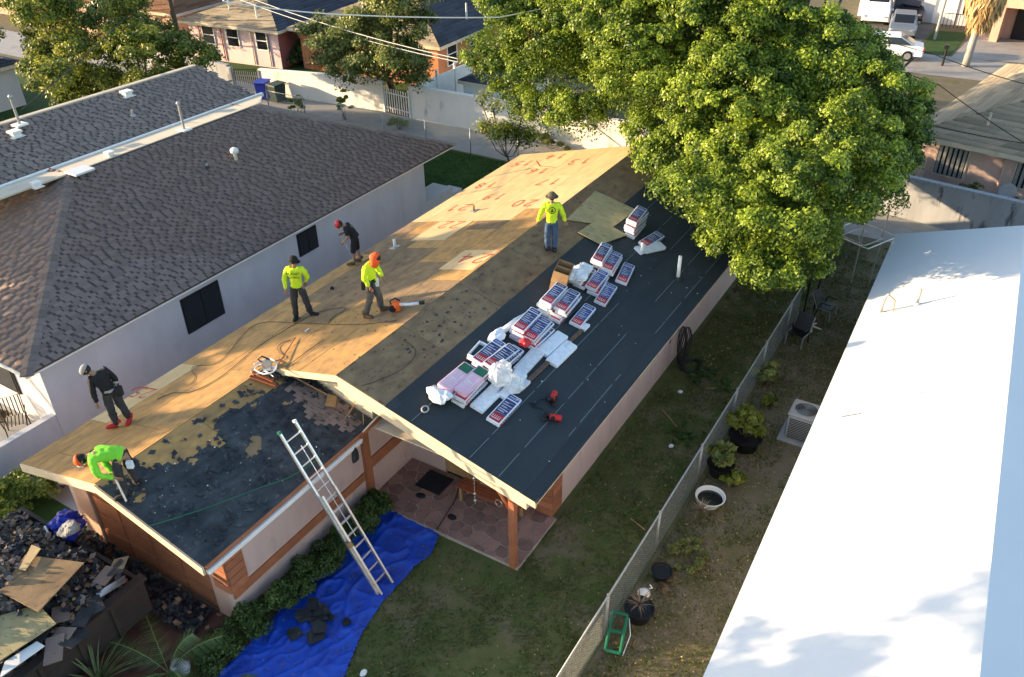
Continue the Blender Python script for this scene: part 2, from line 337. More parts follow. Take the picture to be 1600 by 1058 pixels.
# grass tufts and fallen leaves (nobody could count them)
rng=np.random.default_rng(3)
def tufts(name,x0,x1,y0,y1,n,mt,h,keep=None):
    x=rng.uniform(x0,x1,n); y=rng.uniform(y0,y1,n)
    if keep is not None: k=keep(x,y); x=x[k];y=y[k]
    n=len(x); a=rng.uniform(0,6.28,n); hh=h*rng.uniform(.5,1.3,n); wd=.016*rng.uniform(.7,1.5,n); le=rng.normal(size=(n,2))*hh[:,None]*.6
    b=np.stack([x,y,np.full(n,.012)],1); t=b+np.stack([le[:,0],le[:,1],hh],1); o=np.stack([np.cos(a)*wd,np.sin(a)*wd,0*a],1)
    V=np.stack([b-o,b+o,t],1).reshape(-1,3); F=np.arange(3*n).reshape(-1,3)
    tag(fastmesh(name,V,F,mt),kind='stuff',label=None)
gm=lambda x,y:np.array([noise.noise(Vector((a*.6,b*.6,3)))+.8*noise.noise(Vector((a*2.3,b*2.3,5)))+.5*noise.noise(Vector((a*7,b*7,5)))>-.25+.5*(random.random()-.5) for a,b in zip(x,y)])
tufts('grass',-11,-4.15,2,31,150000,m_grass,.06,lambda x,y:gm(x,y)&~((x<-6.5)&(y>10.6)))
tufts('grass',-4.05,-2.0,4,31,34000,m_grass,.06,gm)
tufts('grass',-24,-13,26.6,31.4,20000,m_grassg,.07)
def litter(n,x0,x1,y0,y1,size,mt,nm,z=.02,bias=None):
    x=rng.uniform(x0,x1,n);y=rng.uniform(y0,y1,n)
    if bias is not None: k=bias(x,y); x=x[k];y=y[k]
    P=np.stack([x,y,np.full(len(x),z)+rng.random(len(x))*.03],1)
    V,F=leaves(P,np.tile([0,0,1.],(len(P),1)),size,rng,.7,.25); tag(fastmesh(nm,V,F,mt,rng.random(len(P))),kind='stuff')
nh=lambda x,y:~((x<-6.4)&(y>10.6))
litter(5200,-10.6,-4.2,3,28,.045,m_litter,'fallen_leaves',bias=lambda x,y:nh(x,y)&np.array([noise.noise(Vector((a*.8,b*.8,11)))>-.15+.5*random.random()-.2 for a,b in zip(x,y)]))
litter(3000,-4,-2.1,6,29,.05,m_litter,'fallen_leaves')
litter(500,-7,-4.2,20,28,.09,m_litter,'fallen_leaves',bias=nh)

# ================= THE HOUSE BEING REROOFED ================================
HOUSE=empty('pink_house',(-11,12,0),'pink stuccoed house with half stripped plywood roof where the roofers work','house')
def HB(mb,name,mt,smooth=False): return mb.build(name,mt,HOUSE,True,smooth)
w=MB()
w.b2(-6.79,-6.64,12.5,26.4,0,2.42)                      # right wall
w.b2(-10.85,-9.66,12.5,12.65,0,2.55); w.b2(-8.62,-6.79,12.5,12.65,0,2.6); w.b2(-9.66,-8.62,12.5,12.65,2.1,2.6)
w.b2(-15.7,-6.79,26.25,26.4,0,2.5); w.b2(-15.7,-15.55,6.6,26.25,0,2.45)
w.b2(-10.85,-10.7,6.6,12.5,0,2.46)                      # wing right wall / porch left wall
HB(w,'wall',m_pink)
w=MB(); w.prism([(-15.55,6.6,0),(-15.0,6.6,0),(-15.0,6.6,2.15),(-11.3,6.6,2.15),(-11.3,6.6,0),(-10.85,6.6,0),(-10.85,6.6,2.5),(-13.2,6.6,3.1),(-15.55,6.6,2.5)],(0,.15,0)); HB(w,'gable_wall',m_pinkwarm)
w=MB()                                                  # gable above the wing roof
w.prism([(-13.1,10.98,3.1),(-10.45,10.98,2.42),(-10.45,10.98,3.56),(XR,10.98,3.7),(-13.1,10.98,3.18)],(0,.12,0)); HB(w,'gable_wall',m_fascia)
# garage door with recessed panels
gd=MB(); gd.b2(-15.0,-11.3,6.66,6.7,.03,2.15); g=HB(gd,'garage_door',m_trim)
for r in range(4):
    for c in range(4):
        p=MB(); x0=-14.92+c*.91; z0=.1+r*.52; p.b2(x0,x0+.82,6.64,6.66,z0,z0+.44); q=p.build('panel',m_trim,g)
# trim band and quoins
t=MB(); t.b2(-10.7,-10.66,6.62,10.7,.78,1.0); HB(t,'trim_band',m_trim)
t=MB(); t.b2(-10.7,-10.66,10.95,12.48,.95,1.25); HB(t,'trim_band',m_trim)
t=MB(); t.b2(-10.74,-10.6,10.72,10.92,0,2.44); HB(t,'trim_post',m_trim)
qm=MB().b2(-.22,.22,-.03,.03,-.095,.095).mesh('brick',m_brick); 
qb=MB().b2(-.03,.03,-.22,.22,-.095,.095).mesh('brick',m_brick)
for cx_,cy_,z0,n,ys in ((-10.68,6.58,1.0,7,1),(-6.62,12.48,.12,11,1)):
    for i in range(n):
        z=z0+i*.205+.1
        a=link('brick',qm,HOUSE,True); a.location+=Vector((cx_-.2,cy_-.005,z))
        b=link('brick',qb,HOUSE,True); b.location+=Vector((cx_+.005,cy_+.225,z))
mtr=MB(); mtr.b2(-11.06,-10.69,6.575,6.6,1.0,2.45); mtr.b2(-6.995,-6.655,12.47,12.495,.1,2.4); mtr.b2(-6.635,-6.62,12.5,12.93,.1,2.4); mtr.b2(-10.695,-10.68,6.6,7.03,1.0,2.4); HB(mtr,'mortar',m_grout)
for x in (-15.35,-11.0):
    l=MB(); l.b2(x-.06,x+.06,6.42,6.6,1.95,2.02); s=HB(l,'wall_lamp',m_trim); b=MB(); b.sph((x,6.4,2.0),(.12,.12,.10),12); b.build('lamp_shade',m_pinkwarm,s,smooth=True)
# soffits / eaves boards
e=MB(); e.b2(XWE-.02,XWE+.05,6.03,10.55,2.41,2.492); HB(e,'eave_board',m_trim)
e=MB(); e.b2(XWE+.02,XWE+.10,6.03,10.4,2.30,2.40); e.b2(XWE+.1,XWE+.115,6.03,10.4,2.36,2.42); HB(e,'gutter',m_white)
e=MB(); e.b2(XWE-.4,XWE-.03,6.05,10.6,2.34,2.37); e.b2(XE-.75,XE-.03,10.7,26.8,2.36,2.39); e.b2(XL+.03,XL+.5,6.05,26.8,2.38,2.41); e.b2(-10.8,-6.1,10.8,12.5,2.44,2.47); HB(e,'soffit',m_fascia)
e=MB(); e.b2(XE-.03,XE,10.6,26.95,2.37,2.49); e.b2(XL,XL+.03,6.0,26.95,2.37,2.49); HB(e,'eave_board',m_fascia)
def rake(pts,y,dy,h,mt,nm,drop=0):
    mb=MB(); top=[Vector((x,y,z-drop)) for x,z in pts]; bot=[p-Vector((0,0,h)) for p in reversed(top)]
    mb.prism(top+bot,(0,dy,0)); return HB(mb,nm,mt)
rake([(-12.95,zL(-12.95)),(XR,ZR),(XE,ZE)],10.56,.05,.17,m_fascia,'rake_board',.02)
rake([(XR-.05,ZR),(-10.5,zR(-10.5)),(XE-.25,zR(XE-.25))],10.62,.16,.30,m_fascia,'gable_beam',.16)
rake([(XL,ZE),(XW,ZW),(XWE,ZE)],5.97,.05,.20,m_fascia,'rake_board',.02)
rake([(XL,ZE),(XR,ZR),(XE,ZE)],26.93,.05,.18,m_fascia,'rake_board',.02)
# post and brace
p=MB(); p.b2(-6.68,-6.54,10.66,10.80,.1,2.36); pst=HB(p,'porch_post',m_trim)
b=MB(); b.tube([(-6.61,10.8,1.7),(-6.61,11.1,2.1),(-6.61,11.3,2.36)],.035,6); b.build('brace',m_wood,pst)
b=MB(); b.tube([(-6.68,10.74,1.75),(-6.9,10.74,2.1),(-7.15,10.74,2.36)],.035,6); b.build('brace',m_trim,pst)
# doors and windows
d=MB(); d.b2(-9.66,-8.62,12.53,12.58,.12,2.1); dr=HB(d,'front_door',m_wood); k=MB(); k.sph((-8.75,12.5,1.05),.035); k.build('handle',m_galv,dr)
def window(par,axis,x,y,z,wd,h,frame,mt=m_glass,out=1,lou=0):
    # axis 'x' = wall plane x const ; 'y' = wall plane y const
    f=MB(); t=.05
    def bx(a0,a1,z0,z1,d0,d1,mb):
        if axis=='x': mb.b2(min(x+d0*out,x+d1*out),max(x+d0*out,x+d1*out),a0,a1,z0,z1)
        else: mb.b2(a0,a1,min(y+d0*out,y+d1*out),max(y+d0*out,y+d1*out),z0,z1)
    c=y if axis=='x' else x
    bx(c-wd/2-t,c+wd/2+t,z-t,z,-.01,.04,f);bx(c-wd/2-t,c+wd/2+t,z+h,z+h+t,-.01,.04,f)
    bx(c-wd/2-t,c-wd/2,z,z+h,-.01,.04,f);bx(c+wd/2,c+wd/2+t,z,z+h,-.01,.04,f);bx(c-.02,c+.02,z,z+h,.005,.03,f)
    if lou:
        for i in range(1,lou): bx(c-wd/2,c+wd/2,z+h*i/lou-.012,z+h*i/lou+.012,.002,.028,f)
    fo=f.build('window',frame,par,True); g=MB(); bx(c-wd/2,c+wd/2,z,z+h,.0,.012,g); g.build('pane',mt,fo); return fo
window(HOUSE,'x',-6.64,17.9,1.15,1.0,.75,m_fascia,lou=4)
window(HOUSE,'x',-6.64,22.8,1.15,1.1,.8,m_fascia,lou=4)
window(HOUSE,'y',-10.25,12.5,.9,.7,1.1,m_white,out=-1)
s=MB(); s.b2(-6.64,-6.56,17.3,18.5,1.04,1.1); HB(s,'window_sill',m_fascia)
# porch slab with flagstones
s=MB(); s.b2(-10.7,-6.5,10.72,12.5,0,.085); s.b2(-11.2,-10.7,10.95,11.0,0,.05); slab=HB(s,'porch_slab',m_grout)
def voronoi(x0,x1,y0,y1,st,rg):
    pts=[]; ny=int((y1-y0)/st); nx=int((x1-x0)/st)
    for j in range(ny+1):
        for i in range(nx+1):
            pts.append((x0+(i+.5*(j%2)+rg.uniform(-.3,.3))*st,y0+(j+rg.uniform(-.3,.3))*st))
    out=[]
    for i,p in enumerate(pts):
        poly=[(x0,y0),(x1,y0),(x1,y1),(x0,y1)]
        for j,q in enumerate(pts):
            if i==j or abs(q[0]-p[0])>3*st or abs(q[1]-p[1])>3*st: continue
            mx,my=(p[0]+q[0])/2,(p[1]+q[1])/2; nx_,ny_=q[0]-p[0],q[1]-p[1]; o=[]
            for a in range(len(poly)):
                A=poly[a];B=poly[(a+1)%len(poly)]; da=(A[0]-mx)*nx_+(A[1]-my)*ny_; db=(B[0]-mx)*nx_+(B[1]-my)*ny_
                if da<=0: o.append(A)
                if (da<0)!=(db<0) and da!=db: t=da/(da-db); o.append((A[0]+t*(B[0]-A[0]),A[1]+t*(B[1]-A[1])))
            poly=o
            if len(poly)<3: break
        if len(poly)>=3:
            cx=sum(a for a,b in poly)/len(poly); cy=sum(b for a,b in poly)/len(poly)
            ar=abs(sum(poly[k][0]*poly[(k+1)%len(poly)][1]-poly[(k+1)%len(poly)][0]*poly[k][1] for k in range(len(poly))))/2
            if ar<.008: continue
            out.append([(cx+(a-cx)*.90,cy+(b-cy)*.90) for a,b in poly])
    return out
for po in voronoi(-10.7,-6.5,10.74,12.5,.31,rnd):
    MB().prism([(a,b,.08) for a,b in po],(0,0,.018+rnd.uniform(0,.008))).build('flagstone',m_stone,slab)

# ---- roof deck, sheet by sheet ----
dk=MB(); T=.10
dk.prism([(XL+.03,6.03,zL(XL+.03)-T-.02),(XW,6.03,ZW-T-.02),(XWE-.04,6.03,zW(XWE-.04)-T-.02),(XWE-.04,6.03,zW(XWE-.04)-.02),(XW,6.03,ZW-.02),(XL+.03,6.03,zL(XL+.03)-.02)],(0,5.0,0))
dk.prism([(XL+.03,11.04,zL(XL+.03)-T-.02),(XR,11.04,ZR-T-.02),(XE-.04,11.04,zR(XE-.04)-T-.02),(XE-.04,11.04,zR(XE-.04)-.02),(XR,11.04,ZR-.02),(XL+.03,11.04,zL(XL+.03)-.02)],(0,15.9,0))
dk.prism([(-12.9,10.62,zL(-12.9)-.08),(XR,10.62,ZR-.08),(XE-.04,10.62,zR(XE-.04)-.08),(XE-.04,10.62,zR(XE-.04)-.02),(XR,10.62,ZR-.02),(-12.9,10.62,zL(-12.9)-.02)],(0,.41,0))
deck=HB(dk,'roof_deck',m_osb_old)
def sheet(x0,x1,y0,y1,zf,mt,nm='plywood_sheet',par=None,skew=0,lift=0,corner=None):
    gp=.006; th=.018
    P=[(x0+gp,y0+gp),(x1-gp,y0+gp),(x1-gp,y1-gp),(x0+gp,y1-gp)]
    if corner: P=corner
    l=lift+rnd.uniform(0,.004)
    mb=MB(); mb.prism([(a,b,zf(a)-.018+l) for a,b in P],(0,0,th)); return mb.build(nm,mt,par or deck,par is None and False)
rowsL=[(-12.10,XR),(-13.28,-12.10),(-14.50,-13.28),(-15.35,-14.50),(XL,-15.35)]
for r,(a,b) in enumerate(rowsL):
    ys=[]; y=(6.0 if b<=XW-.05 else (10.56 if r<1 else None))
    if r==1: y=10.56
    off=[0,1.3,.6,1.9,1.1][r]; st=y; y=y+ (2.44-off if off else 2.44); edges=[st]+[]
    brk={0:20.7,1:19.76,2:19.76,3:19.8,4:19.8}[r]
    while y<26.9:
        edges.append(y); y+=2.44
    edges=[e for e in edges if abs(e-brk)>.5]+[brk]; 
    if r==4: edges=[e for e in edges if e>10.4 or e<6.1]+[7.7,9.0,10.3]
    edges=sorted(set(edges)); edges.append(26.93)
    if edges[-1]-edges[-2]<.4: edges.pop(-2)
    for y0,y1 in zip(edges[:-1],edges[1:]):
        mt=m_osb_new if y0>=brk-.01 else (m_osb_mid if rnd.random()<(.8 if y0<13 else .35) else m_osb_old)
        if r==4 and y0<10.2 and y0>6.1: mt=m_osb_new
        if r==2 and y0<brk<y1+.01 and y0>16: # sheet 22 splits this one
            sheet(a,b,y0,18.16,zL,mt); sheet(-14.78,-13.47,18.17,19.76,zL,m_osb_new,lift=.006) ; sheet(a,b,18.16,19.76,zL,mt,lift=-.003); continue
        sheet(a,b,y0,y1,zL,mt)
# triangle pieces at the wing ridge, rows 1-2 boundary (x=-13.28..-13.2)
sheet(-13.28,XW,6.0,10.56,zL,m_osb_mid)
sheet(-12.2,-11.05,16.09,17.42,zL,m_osb_new,lift=.008)
# right slope OSB strip
edges=[10.56,12.9,15.3,17.7,20.1,22.5,24.9,26.93]
for y0,y1 in zip(edges[:-1],edges[1:]): sheet(XR,-9.62,y0,y1,zR,m_osb_old)
# wing right slope
for (a,b,of) in ((XW,-12.0,0),(-12.0,-10.8,1.2),(-10.8,XWE,0)):
    y=6.0; ed=[6.0]; y=6.0+(2.44-of)
    while y<10.95: ed.append(y); y+=2.44
    ed.append(10.97)
    for y0,y1 in zip(ed[:-1],ed[1:]):
        if a==XW and y1>10.5:
            mb=MB(); mb.prism([(p,q,zW(p)-.018) for p,q in ((a,y0+.006),(b,y0+.006),(b,10.97),(-12.9,10.97),(a,10.62))],(0,0,.018)); mb.build('plywood_sheet',m_osb_mid,deck); continue
        sheet(a,b,y0,y1,zW,m_osb_mid if a==XW else m_osb_old)
# black underlayment rolls on right slope
xs=[-9.66,-8.95,-8.2,-7.5,-6.8,-6.25,XE+.02]
for i,(a,b) in enumerate(zip(xs[:-1],xs[1:])):
    lf=.012-.0016*i; N=22
    mb=MB()
    for k in range(N):
        y0=10.54+(26.96-10.54)*k/N; y1=10.54+(26.96-10.54)*(k+1)/N
        aa=a-(.07 if i else 0)
        w0=.010*rnd.random() if 0<k else 0
        mb.prism([(aa,y0,zR(aa)+lf-.002*0),(b,y0,zR(b)+lf+.004),(b,y1,zR(b)+lf+.004),(aa,y1,zR(aa)+lf)],(0,0,-.003))
    st=HB(mb,'underlayment_strip',m_felt)
for y0,y1,x,z in ((10.6,26.9,0,0),):
    for i,b in enumerate(xs[1:-1]):
        mb=MB(); lf=.012-.0016*i+.005; y=y0
        while y<y1:
            q=min(y1,y+rnd.uniform(.3,1.8))
            if rnd.random()<.75: mb.prism([(b-.055,y,zR(b-.055)+lf),(b-.045,y,zR(b-.045)+lf),(b-.045,q,zR(b-.045)+lf),(b-.055,q,zR(b-.055)+lf)],(0,0,.0015))
            y=q+rnd.uniform(.02,.3)
        tag(HB(mb,'chalk_line',m_chalk),kind='stuff')
mb=MB(); mb.b2(XE-.01,XE+.035,10.55,26.97,2.47,2.515); HB(mb,'drip_edge',m_felt)
# torn old felt on the wing's right slope (ragged mesh) + loose scraps
poly=[(350,655),(330,690),(300,712),(255,735),(215,752),(172,768),(150,772),(230,845),(310,893),(440,800),(545,712),(600,650),(560,615),(500,588),(470,578),(440,600),(395,625)]
wp=[WSp(*q) for q in poly]; wx=[(p.x,p.y) for p in wp]
wx=[(min(max(a,XW+.05),XWE+.015),min(max(b,6.0),10.95)) for a,b in wx]
st=.035; V=[];F=[];C=[];idx={}
def fz(x,y): return zW(x)+.004+.010*max(0,noise.noise(Vector((x*5,y*5,1))))
gx=np.arange(XW+.02,XWE+.03,st); gy=np.arange(6.0,10.96,st)
XX,YY=np.meshgrid(gx,gy,indexing='ij')
ins=inpoly(XX.ravel(),YY.ravel(),wx).reshape(XX.shape)
def vid(i,j):
    if (i,j) not in idx:
        idx[(i,j)]=len(V); x,y=gx[i]+.012*noise.noise(Vector((i,j,4.))),gy[j]+.012*noise.noise(Vector((i,j,9.))); V.append((x,y,fz(x,y)))
    return idx[(i,j)]
for i in range(len(gx)-1):
    for j in range(len(gy)-1):
        x,y=gx[i],gy[j]; n1=noise.noise(Vector((x*1.1,y*1.1,5)))*1.2+.55*noise.noise(Vector((x*3.1,y*3.1,2)))+.16*noise.noise(Vector((x*10,y*10,2)))
        up=(x-XW)/(XWE-XW)
        ins2=any(0<=i+a<len(gx) and 0<=j+b<len(gy) and ins[i+a,j+b] for a,b in ((0,0),(4,0),(-4,0),(0,4),(0,-4)))
        if (ins[i,j] and n1>-.42-.8*(up-.35)) or (ins2 and n1>.15) or (not ins[i,j] and up<.6 and n1>.62 and y>6.6):
            F.append((vid(i,j),vid(i+1,j),vid(i+1,j+1),vid(i,j+1))); C.append(.5+.5*noise.noise(Vector((x*9,y*3,0))))
tag(fastmesh('torn_felt',V,F,m_feltold,C,parent=HOUSE,world=True),kind='stuff')
def scraps(name,P,size,mt,par=None,seed=1,th=.35,up=(0,0,1)):
    r=np.random.default_rng(seed); P=np.asarray(P); V,F=leaves(P,np.tile(np.array(up,float),(len(P),1)),size,r,.7,th)
    return tag(fastmesh(name,V,F,mt,r.random(len(P)),parent=par,world=par is not None),kind='stuff')
P=[];r=random.Random(5)
while len(P)<420:
    x=r.uniform(XW+.1,XWE-.05);y=r.uniform(6.1,10.9)
    if r.random()<.15+.85*(noise.noise(Vector((x*2,y*2,8)))>.0): P.append((x,y,zW(x)+.02))
scraps('torn_felt_scraps',P,.15,m_feltold,HOUSE,4,.3,(.25,0,1))
P=[]
while len(P)<38:
    x=r.uniform(XW+.3,XWE-.1);y=r.uniform(6.1,10.9); P.append((x,y,zW(x)+.035))
scraps('pale_scraps',P,.035,m_white,HOUSE,6,.5)
P=[(lambda x:(x,r.uniform(11,26),zR(x)+.03))(r.uniform(-9.4,-6.1)) for _ in range(60)]
scraps('pale_scraps',P,.035,m_white,HOUSE,6,.3)
P=[(lambda x:(x,r.uniform(10.7,24),zR(x)+.006))(r.uniform(XR,-9.7)) for _ in range(260)]+[(lambda x:(x,r.uniform(10.7,19),zL(x)+.006))(r.uniform(-15.5,XR)) for _ in range(160)]
scraps('dark_scraps',P,.05,m_feltold,HOUSE,9,.12)
# footprints scuffs: dark knots of glue left on the OSB strip
P=[]
for i in range(26):
    t_=i/26.; P.append((-10.3+.35*math.sin(i*1.7),12.2+t_*3.0+r.uniform(-.1,.1),0))
P=[(x,y,zR(x)+.006) for x,y,_ in P]; scraps('tar_patches',P,.13,m_feltold,HOUSE,10,.03)
# remaining rows of old shingles beside the gable
tm=MB().b2(-.065,.065,-.10,.10,0,.006).mesh('old_shingle',m_shAo)
tilt=Matrix.Rotation(-math.atan(bW)*-1,4,'Y')
for i in range(15):
    x=-12.35+i*.125
    for j in range(4):
        y=10.86-j*.215-(.1 if i%2 else 0)
        if y<10.05+.35*abs(i-8)/8 or (i>11 and j<1): continue
        o=link('old_shingle',tm,HOUSE,True); o.location+=Vector((x,y-.03,zW(x)+.016+.002*(i%2))); o.rotation_euler=(rnd.uniform(-.02,.02),math.atan(-bW)+.03,rnd.uniform(-.04,.04))

# ---- spray painted sheet numbers ----
DG={'0':[[(0,.5),(.1,.9),(.3,1),(.5,.9),(.6,.5),(.5,.1),(.3,0),(.1,.1),(0,.5)]],'1':[[(.1,.8),(.35,1),(.3,0)]],'2':[[(0,.8),(.2,1),(.5,.95),(.55,.7),(.3,.35),(0,0),(.65,.02)]],
'3':[[(0,.95),(.4,1),(.55,.8),(.2,.52),(.55,.35),(.45,.05),(0,0)]],'4':[[(.45,0),(.4,1),(0,.35),(.65,.38)]],'5':[[(.6,1),(.1,1),(.05,.58),(.45,.6),(.58,.3),(.35,0),(0,.08)]],
'6':[[(.5,1),(.1,.6),(.02,.2),(.3,0),(.55,.2),(.4,.45),(.08,.35)]],'7':[[(0,1),(.6,.98),(.3,.5),(.15,0)]],'8':[[(.3,.52),(.05,.75),(.3,1),(.55,.75),(.3,.52),(.02,.25),(.3,0),(.58,.25),(.3,.52)]],'9':[[(.5,.6),(.2,.5),(.05,.75),(.3,1),(.5,.85),(.45,.3),(.25,0)]]}
def ribbon(mb,pts,wd,f,m=0):
    for a,b in zip(pts[:-1],pts[1:]):
        a=Vector(a);b=Vector(b);d=(b-a); 
        if d.length<1e-6: continue
        d.normalize(); n=Vector((-d.y,d.x))*wd/2; a=a-d*wd*.3; b=b+d*wd*.3
        mb.add([f(*(a-n)),f(*(b-n)),f(*(b+n)),f(*(a+n))],[(0,1,2,3)],m)
def number(txt,c,h=.62,par=HOUSE,zf=zL,rot=0):
    W_=len(txt)*h*.85-.2*h; cr,sr=math.cos(rot),math.sin(rot)
    for i,ch in enumerate(txt):
        mb=MB()
        for stk in DG[ch]:
            def f(u,v,i=i):
                a=(u*.8+i*.85)*h-W_/2; b=v*h-h/2; a,b=a*cr-b*sr,a*sr+b*cr
                x=c[0]-a; y=c[1]-b; return Vector((x,y,zf(x)+.016+.0012*rnd.random()))
            ribbon(mb,stk,.075,f)
        mb.build('painted_digit',m_spray,par,True)
for tx,px in (('13',(903,253)),('14',(867,245)),('15',(815,256)),('16',(838,268)),('17',(855,285)),('18',(757,290)),('19',(770,308)),('20',(817,318)),('21',(715,325)),('22',(703,352)),('24',(738,404))):
    p=LSp(*px); number(tx,(p.x,p.y),.56 if tx!='24' else .62,rot=rnd.uniform(-.08,.08))
p=LSp(222,614); number('25',(p.x,p.y),.4)
mb=MB(); a=LSp(838,252);b=LSp(868,262)
ribbon(mb,[(a.x,a.y),(a.x*.6+b.x*.4,a.y*.6+b.y*.4-.3),(b.x,b.y)],.03,lambda x,y:Vector((x,y,zL(x)+.016))); mb.build('painted_arrow',m_spray,HOUSE,True)

# ================= LEFT NEIGHBOUR: HOUSE A AND ITS TWIN ROOF B =============
NA=empty('grey_roofed_house',(-22,16,0),'pale stuccoed house with broad brown grey hip roof left of the roofers','house')
def NB(mb,name,mt,par=None): return mb.build(name,mt,par or NA,par is None)
NX=-18.9; NZ=2.5; NR=-25.4; NRZ=4.25; y0N,y1N=8.0,26.6; hN=14.3; hF=22.1
bN=(NRZ-NZ)/(NX-NR)
zN=lambda x:NZ+bN*(NX-x)
w=MB(); w.b2(-19.4,-19.22,8.45,24.85,0,2.5); w.b2(-34,-19.4,24.67,24.85,0,2.5); w.b2(-26.5,-19.4,8.45,8.63,0,2.45); w.b2(-20.2,-19.22,24.85,26.7,0,.55); w.b2(-19.9,-19.22,26.7,27.4,0,.25)
NB(w,'wall',m_wallN)
def nwin(y,wd,z,h):
    f=MB(); f.b2(-19.235,-19.19,y-wd/2-.04,y+wd/2+.04,z-.04,z+h+.04); fo=NB(f,'window',m_black); g=MB(); g.b2(-19.188,-19.180,y-wd/2,y-.02,z,z+h); g.build('pane',m_glass,fo); g=MB(); g.b2(-19.188,-19.180,y+.02,y+wd/2,z,z+h); g.build('pane',m_glass,fo)
a=G(275,457,2.05);nwin(13.55,1.35,.95,1.1); nwin(18.15,.85,1.35,.75)
f=MB(); f.b2(-21.6,-20.6,8.41,8.45,1.0,2.1); fo=NB(f,'window',m_black); g=MB(); g.b2(-21.52,-20.68,8.395,8.41,1.08,2.02); g.build('pane',m_glass,fo)
s=MB(); s.b2(-26,-19.1,8.0,24.9,2.36,2.40); s.b2(NX-.03,NX,8.0,26.6,2.40,2.50); s.b2(-34,-19.1,24.9,26.6,2.36,2.4);s.b2(-27,NX,7.97,8.0,2.40,2.50); NB(s,'eave_board',m_white)
def plane_roof(poly,nm,mt,par,th=.05):
    mb=MB(); mb.prism(poly,(0,0,-th)); return NB(mb,nm,mt,par)
rf=plane_roof([(NX,y0N,NZ),(NX,y1N,NZ),(NR,hF,NRZ),(NR,hN,NRZ)],'roof',m_shdark,None)
plane_roof([(NX,y0N,NZ),(NR,hN,NRZ),(-27,hN,NRZ),(-27,y0N,NZ)],'roof',m_shB,None)
plane_roof([(NX,y1N,NZ),(NR,hF,NRZ),(-27,hF,NRZ),(-30,y1N,NZ)],'roof',m_shB,None)
def shingles(par,org,A,U,N,La,Lu,clip,course,wmin,wmax,mt,mto,nobj,seed,fill=.72,th=.012,far=None,gap0=.04,gap1=.11):
    """courses of raised tabs on a roof plane; org corner, A along the eave, U up the slope, N normal"""
    r=random.Random(seed); tabs=[]
    nc=int(Lu/course)
    for c in range(nc):
        s=-r.uniform(0,.3)
        while s<La:
            wd=r.uniform(wmin,wmax); s1=s+wd
            if clip(s+wd/2,c*course+course/2): tabs.append((s,s1,c*course,(c+1)*course+.01,r.random()))
            s=s1+r.uniform(gap0,gap1)
    org=Vector(org);A=Vector(A);U=Vector(U);N=Vector(N)
    cen=[org+A*((t[0]+t[1])/2)+U*((t[2]+t[3])/2) for t in tabs]
    cp_=Vector((0,0,H)); order=sorted(range(len(tabs)),key=lambda i:(cen[i]-cp_).length)
    big=set(order[:nobj]); V=[];F=[];S=[]
    base=MB(); Lr=1.0
    R=Matrix((A,U,N)).transposed()
    me=MB().prism([(-.5,-.5,.001),(.5,-.5,.001),(.5,.5,.001),(-.5,.5,.001)],(0,0,1)).mesh('shingle',mto) if nobj else None
    for i,t in enumerate(tabs):
        if i in big:
            o=link('shingle',me,par); o.location=cen[i]; o.rotation_euler=R.to_euler(); o.scale=(t[1]-t[0],t[3]-t[2],th)
            continue
        n=len(V)
        for dz,h in ((0,-.004),(1,th)):
            for a,b in ((t[0],t[2]),(t[1],t[2]),(t[1],t[3]),(t[0],t[3])):
                hh=h if b==t[2] else (h*.35)
                V.append(org+A*a+U*b+N*hh)
        for f in ((4,5,6,7),(0,1,5,4),(1,2,6,5),(3,0,4,7)): F.append([n+k for k in f]); S.append(t[4])
    tag(fastmesh('shingles',[tuple(v) for v in V],F,mt,S,parent=par,world=par.parent is None),kind='stuff')
# near slope of A
U=Vector((NR-NX,0,NRZ-NZ)); Lu=U.length; U.normalize(); A=Vector((0,1,0)); Nn=A.cross(U)*-1
if Nn.z<0: Nn=-Nn
def clipA(s,u): 
    f=u/Lu; return s>f*(hN-y0N)+.12 and s<(y1N-y0N)-f*(y1N-hF)-.08
shingles(rf,(NX,y0N,NZ+.002),A,U,Nn,y1N-y0N,Lu,clipA,.135,.15,.30,m_shA,m_shAo,300,11)
# front hip face of A
V2=Vector((0,hN-y0N,NRZ-NZ)); Lv=V2.length; V2.normalize(); A2=Vector((-1,0,0)); N2=V2.cross(A2); N2=N2 if N2.z>0 else -N2
shingles(rf,(NX,y0N,NZ+.002),A2,V2,N2,9,Lv,lambda s,u:s>u/Lv*(NX-NR)+.1,.145,.14,.34,m_shA,m_shAo,0,12)
V3=Vector((0,hF-y1N,NRZ-NZ)); L3=V3.length; V3.normalize(); N3=V3.cross(A2); N3=N3 if N3.z>0 else -N3
shingles(rf,(NX,y1N,NZ+.002),A2,V3,N3,8,L3,lambda s,u:s>u/L3*(NX-NR)+.1,.135,.14,.30,m_shB,m_shAo,0,13)
# hip caps
def caps(a,b,par,mt,n,wd=.16):
    a=Vector(a);b=Vector(b); d=(b-a); L=d.length; d.normalize(); sd=d.cross(ZZ).normalized(); up=sd.cross(d)
    R=Matrix((d,sd,up)).transposed()
    me=MB().add([(-.5*L/n*1.2,-wd,-.05),(-.5*L/n*1.2,0,.02),(-.5*L/n*1.2,wd,-.05),(.5*L/n,-wd,-.06),(.5*L/n,0,.005),(.5*L/n,wd,-.06)],[(0,1,4,3),(1,2,5,4),(0,2,1),(3,4,5)]).mesh('cap_shingle',mt)
    for i in range(n):
        o=link('cap_shingle',me,par); o.location=a+d*(L*(i+.5)/n)+up*.012; o.rotation_euler=R.to_euler()
caps((NX,y0N,NZ+.02),(NR,hN,NRZ+.02),rf,m_cap,34,.17)
caps((NX,y1N,NZ+.02),(NR,hF,NRZ+.02),rf,m_cap,28,.14)
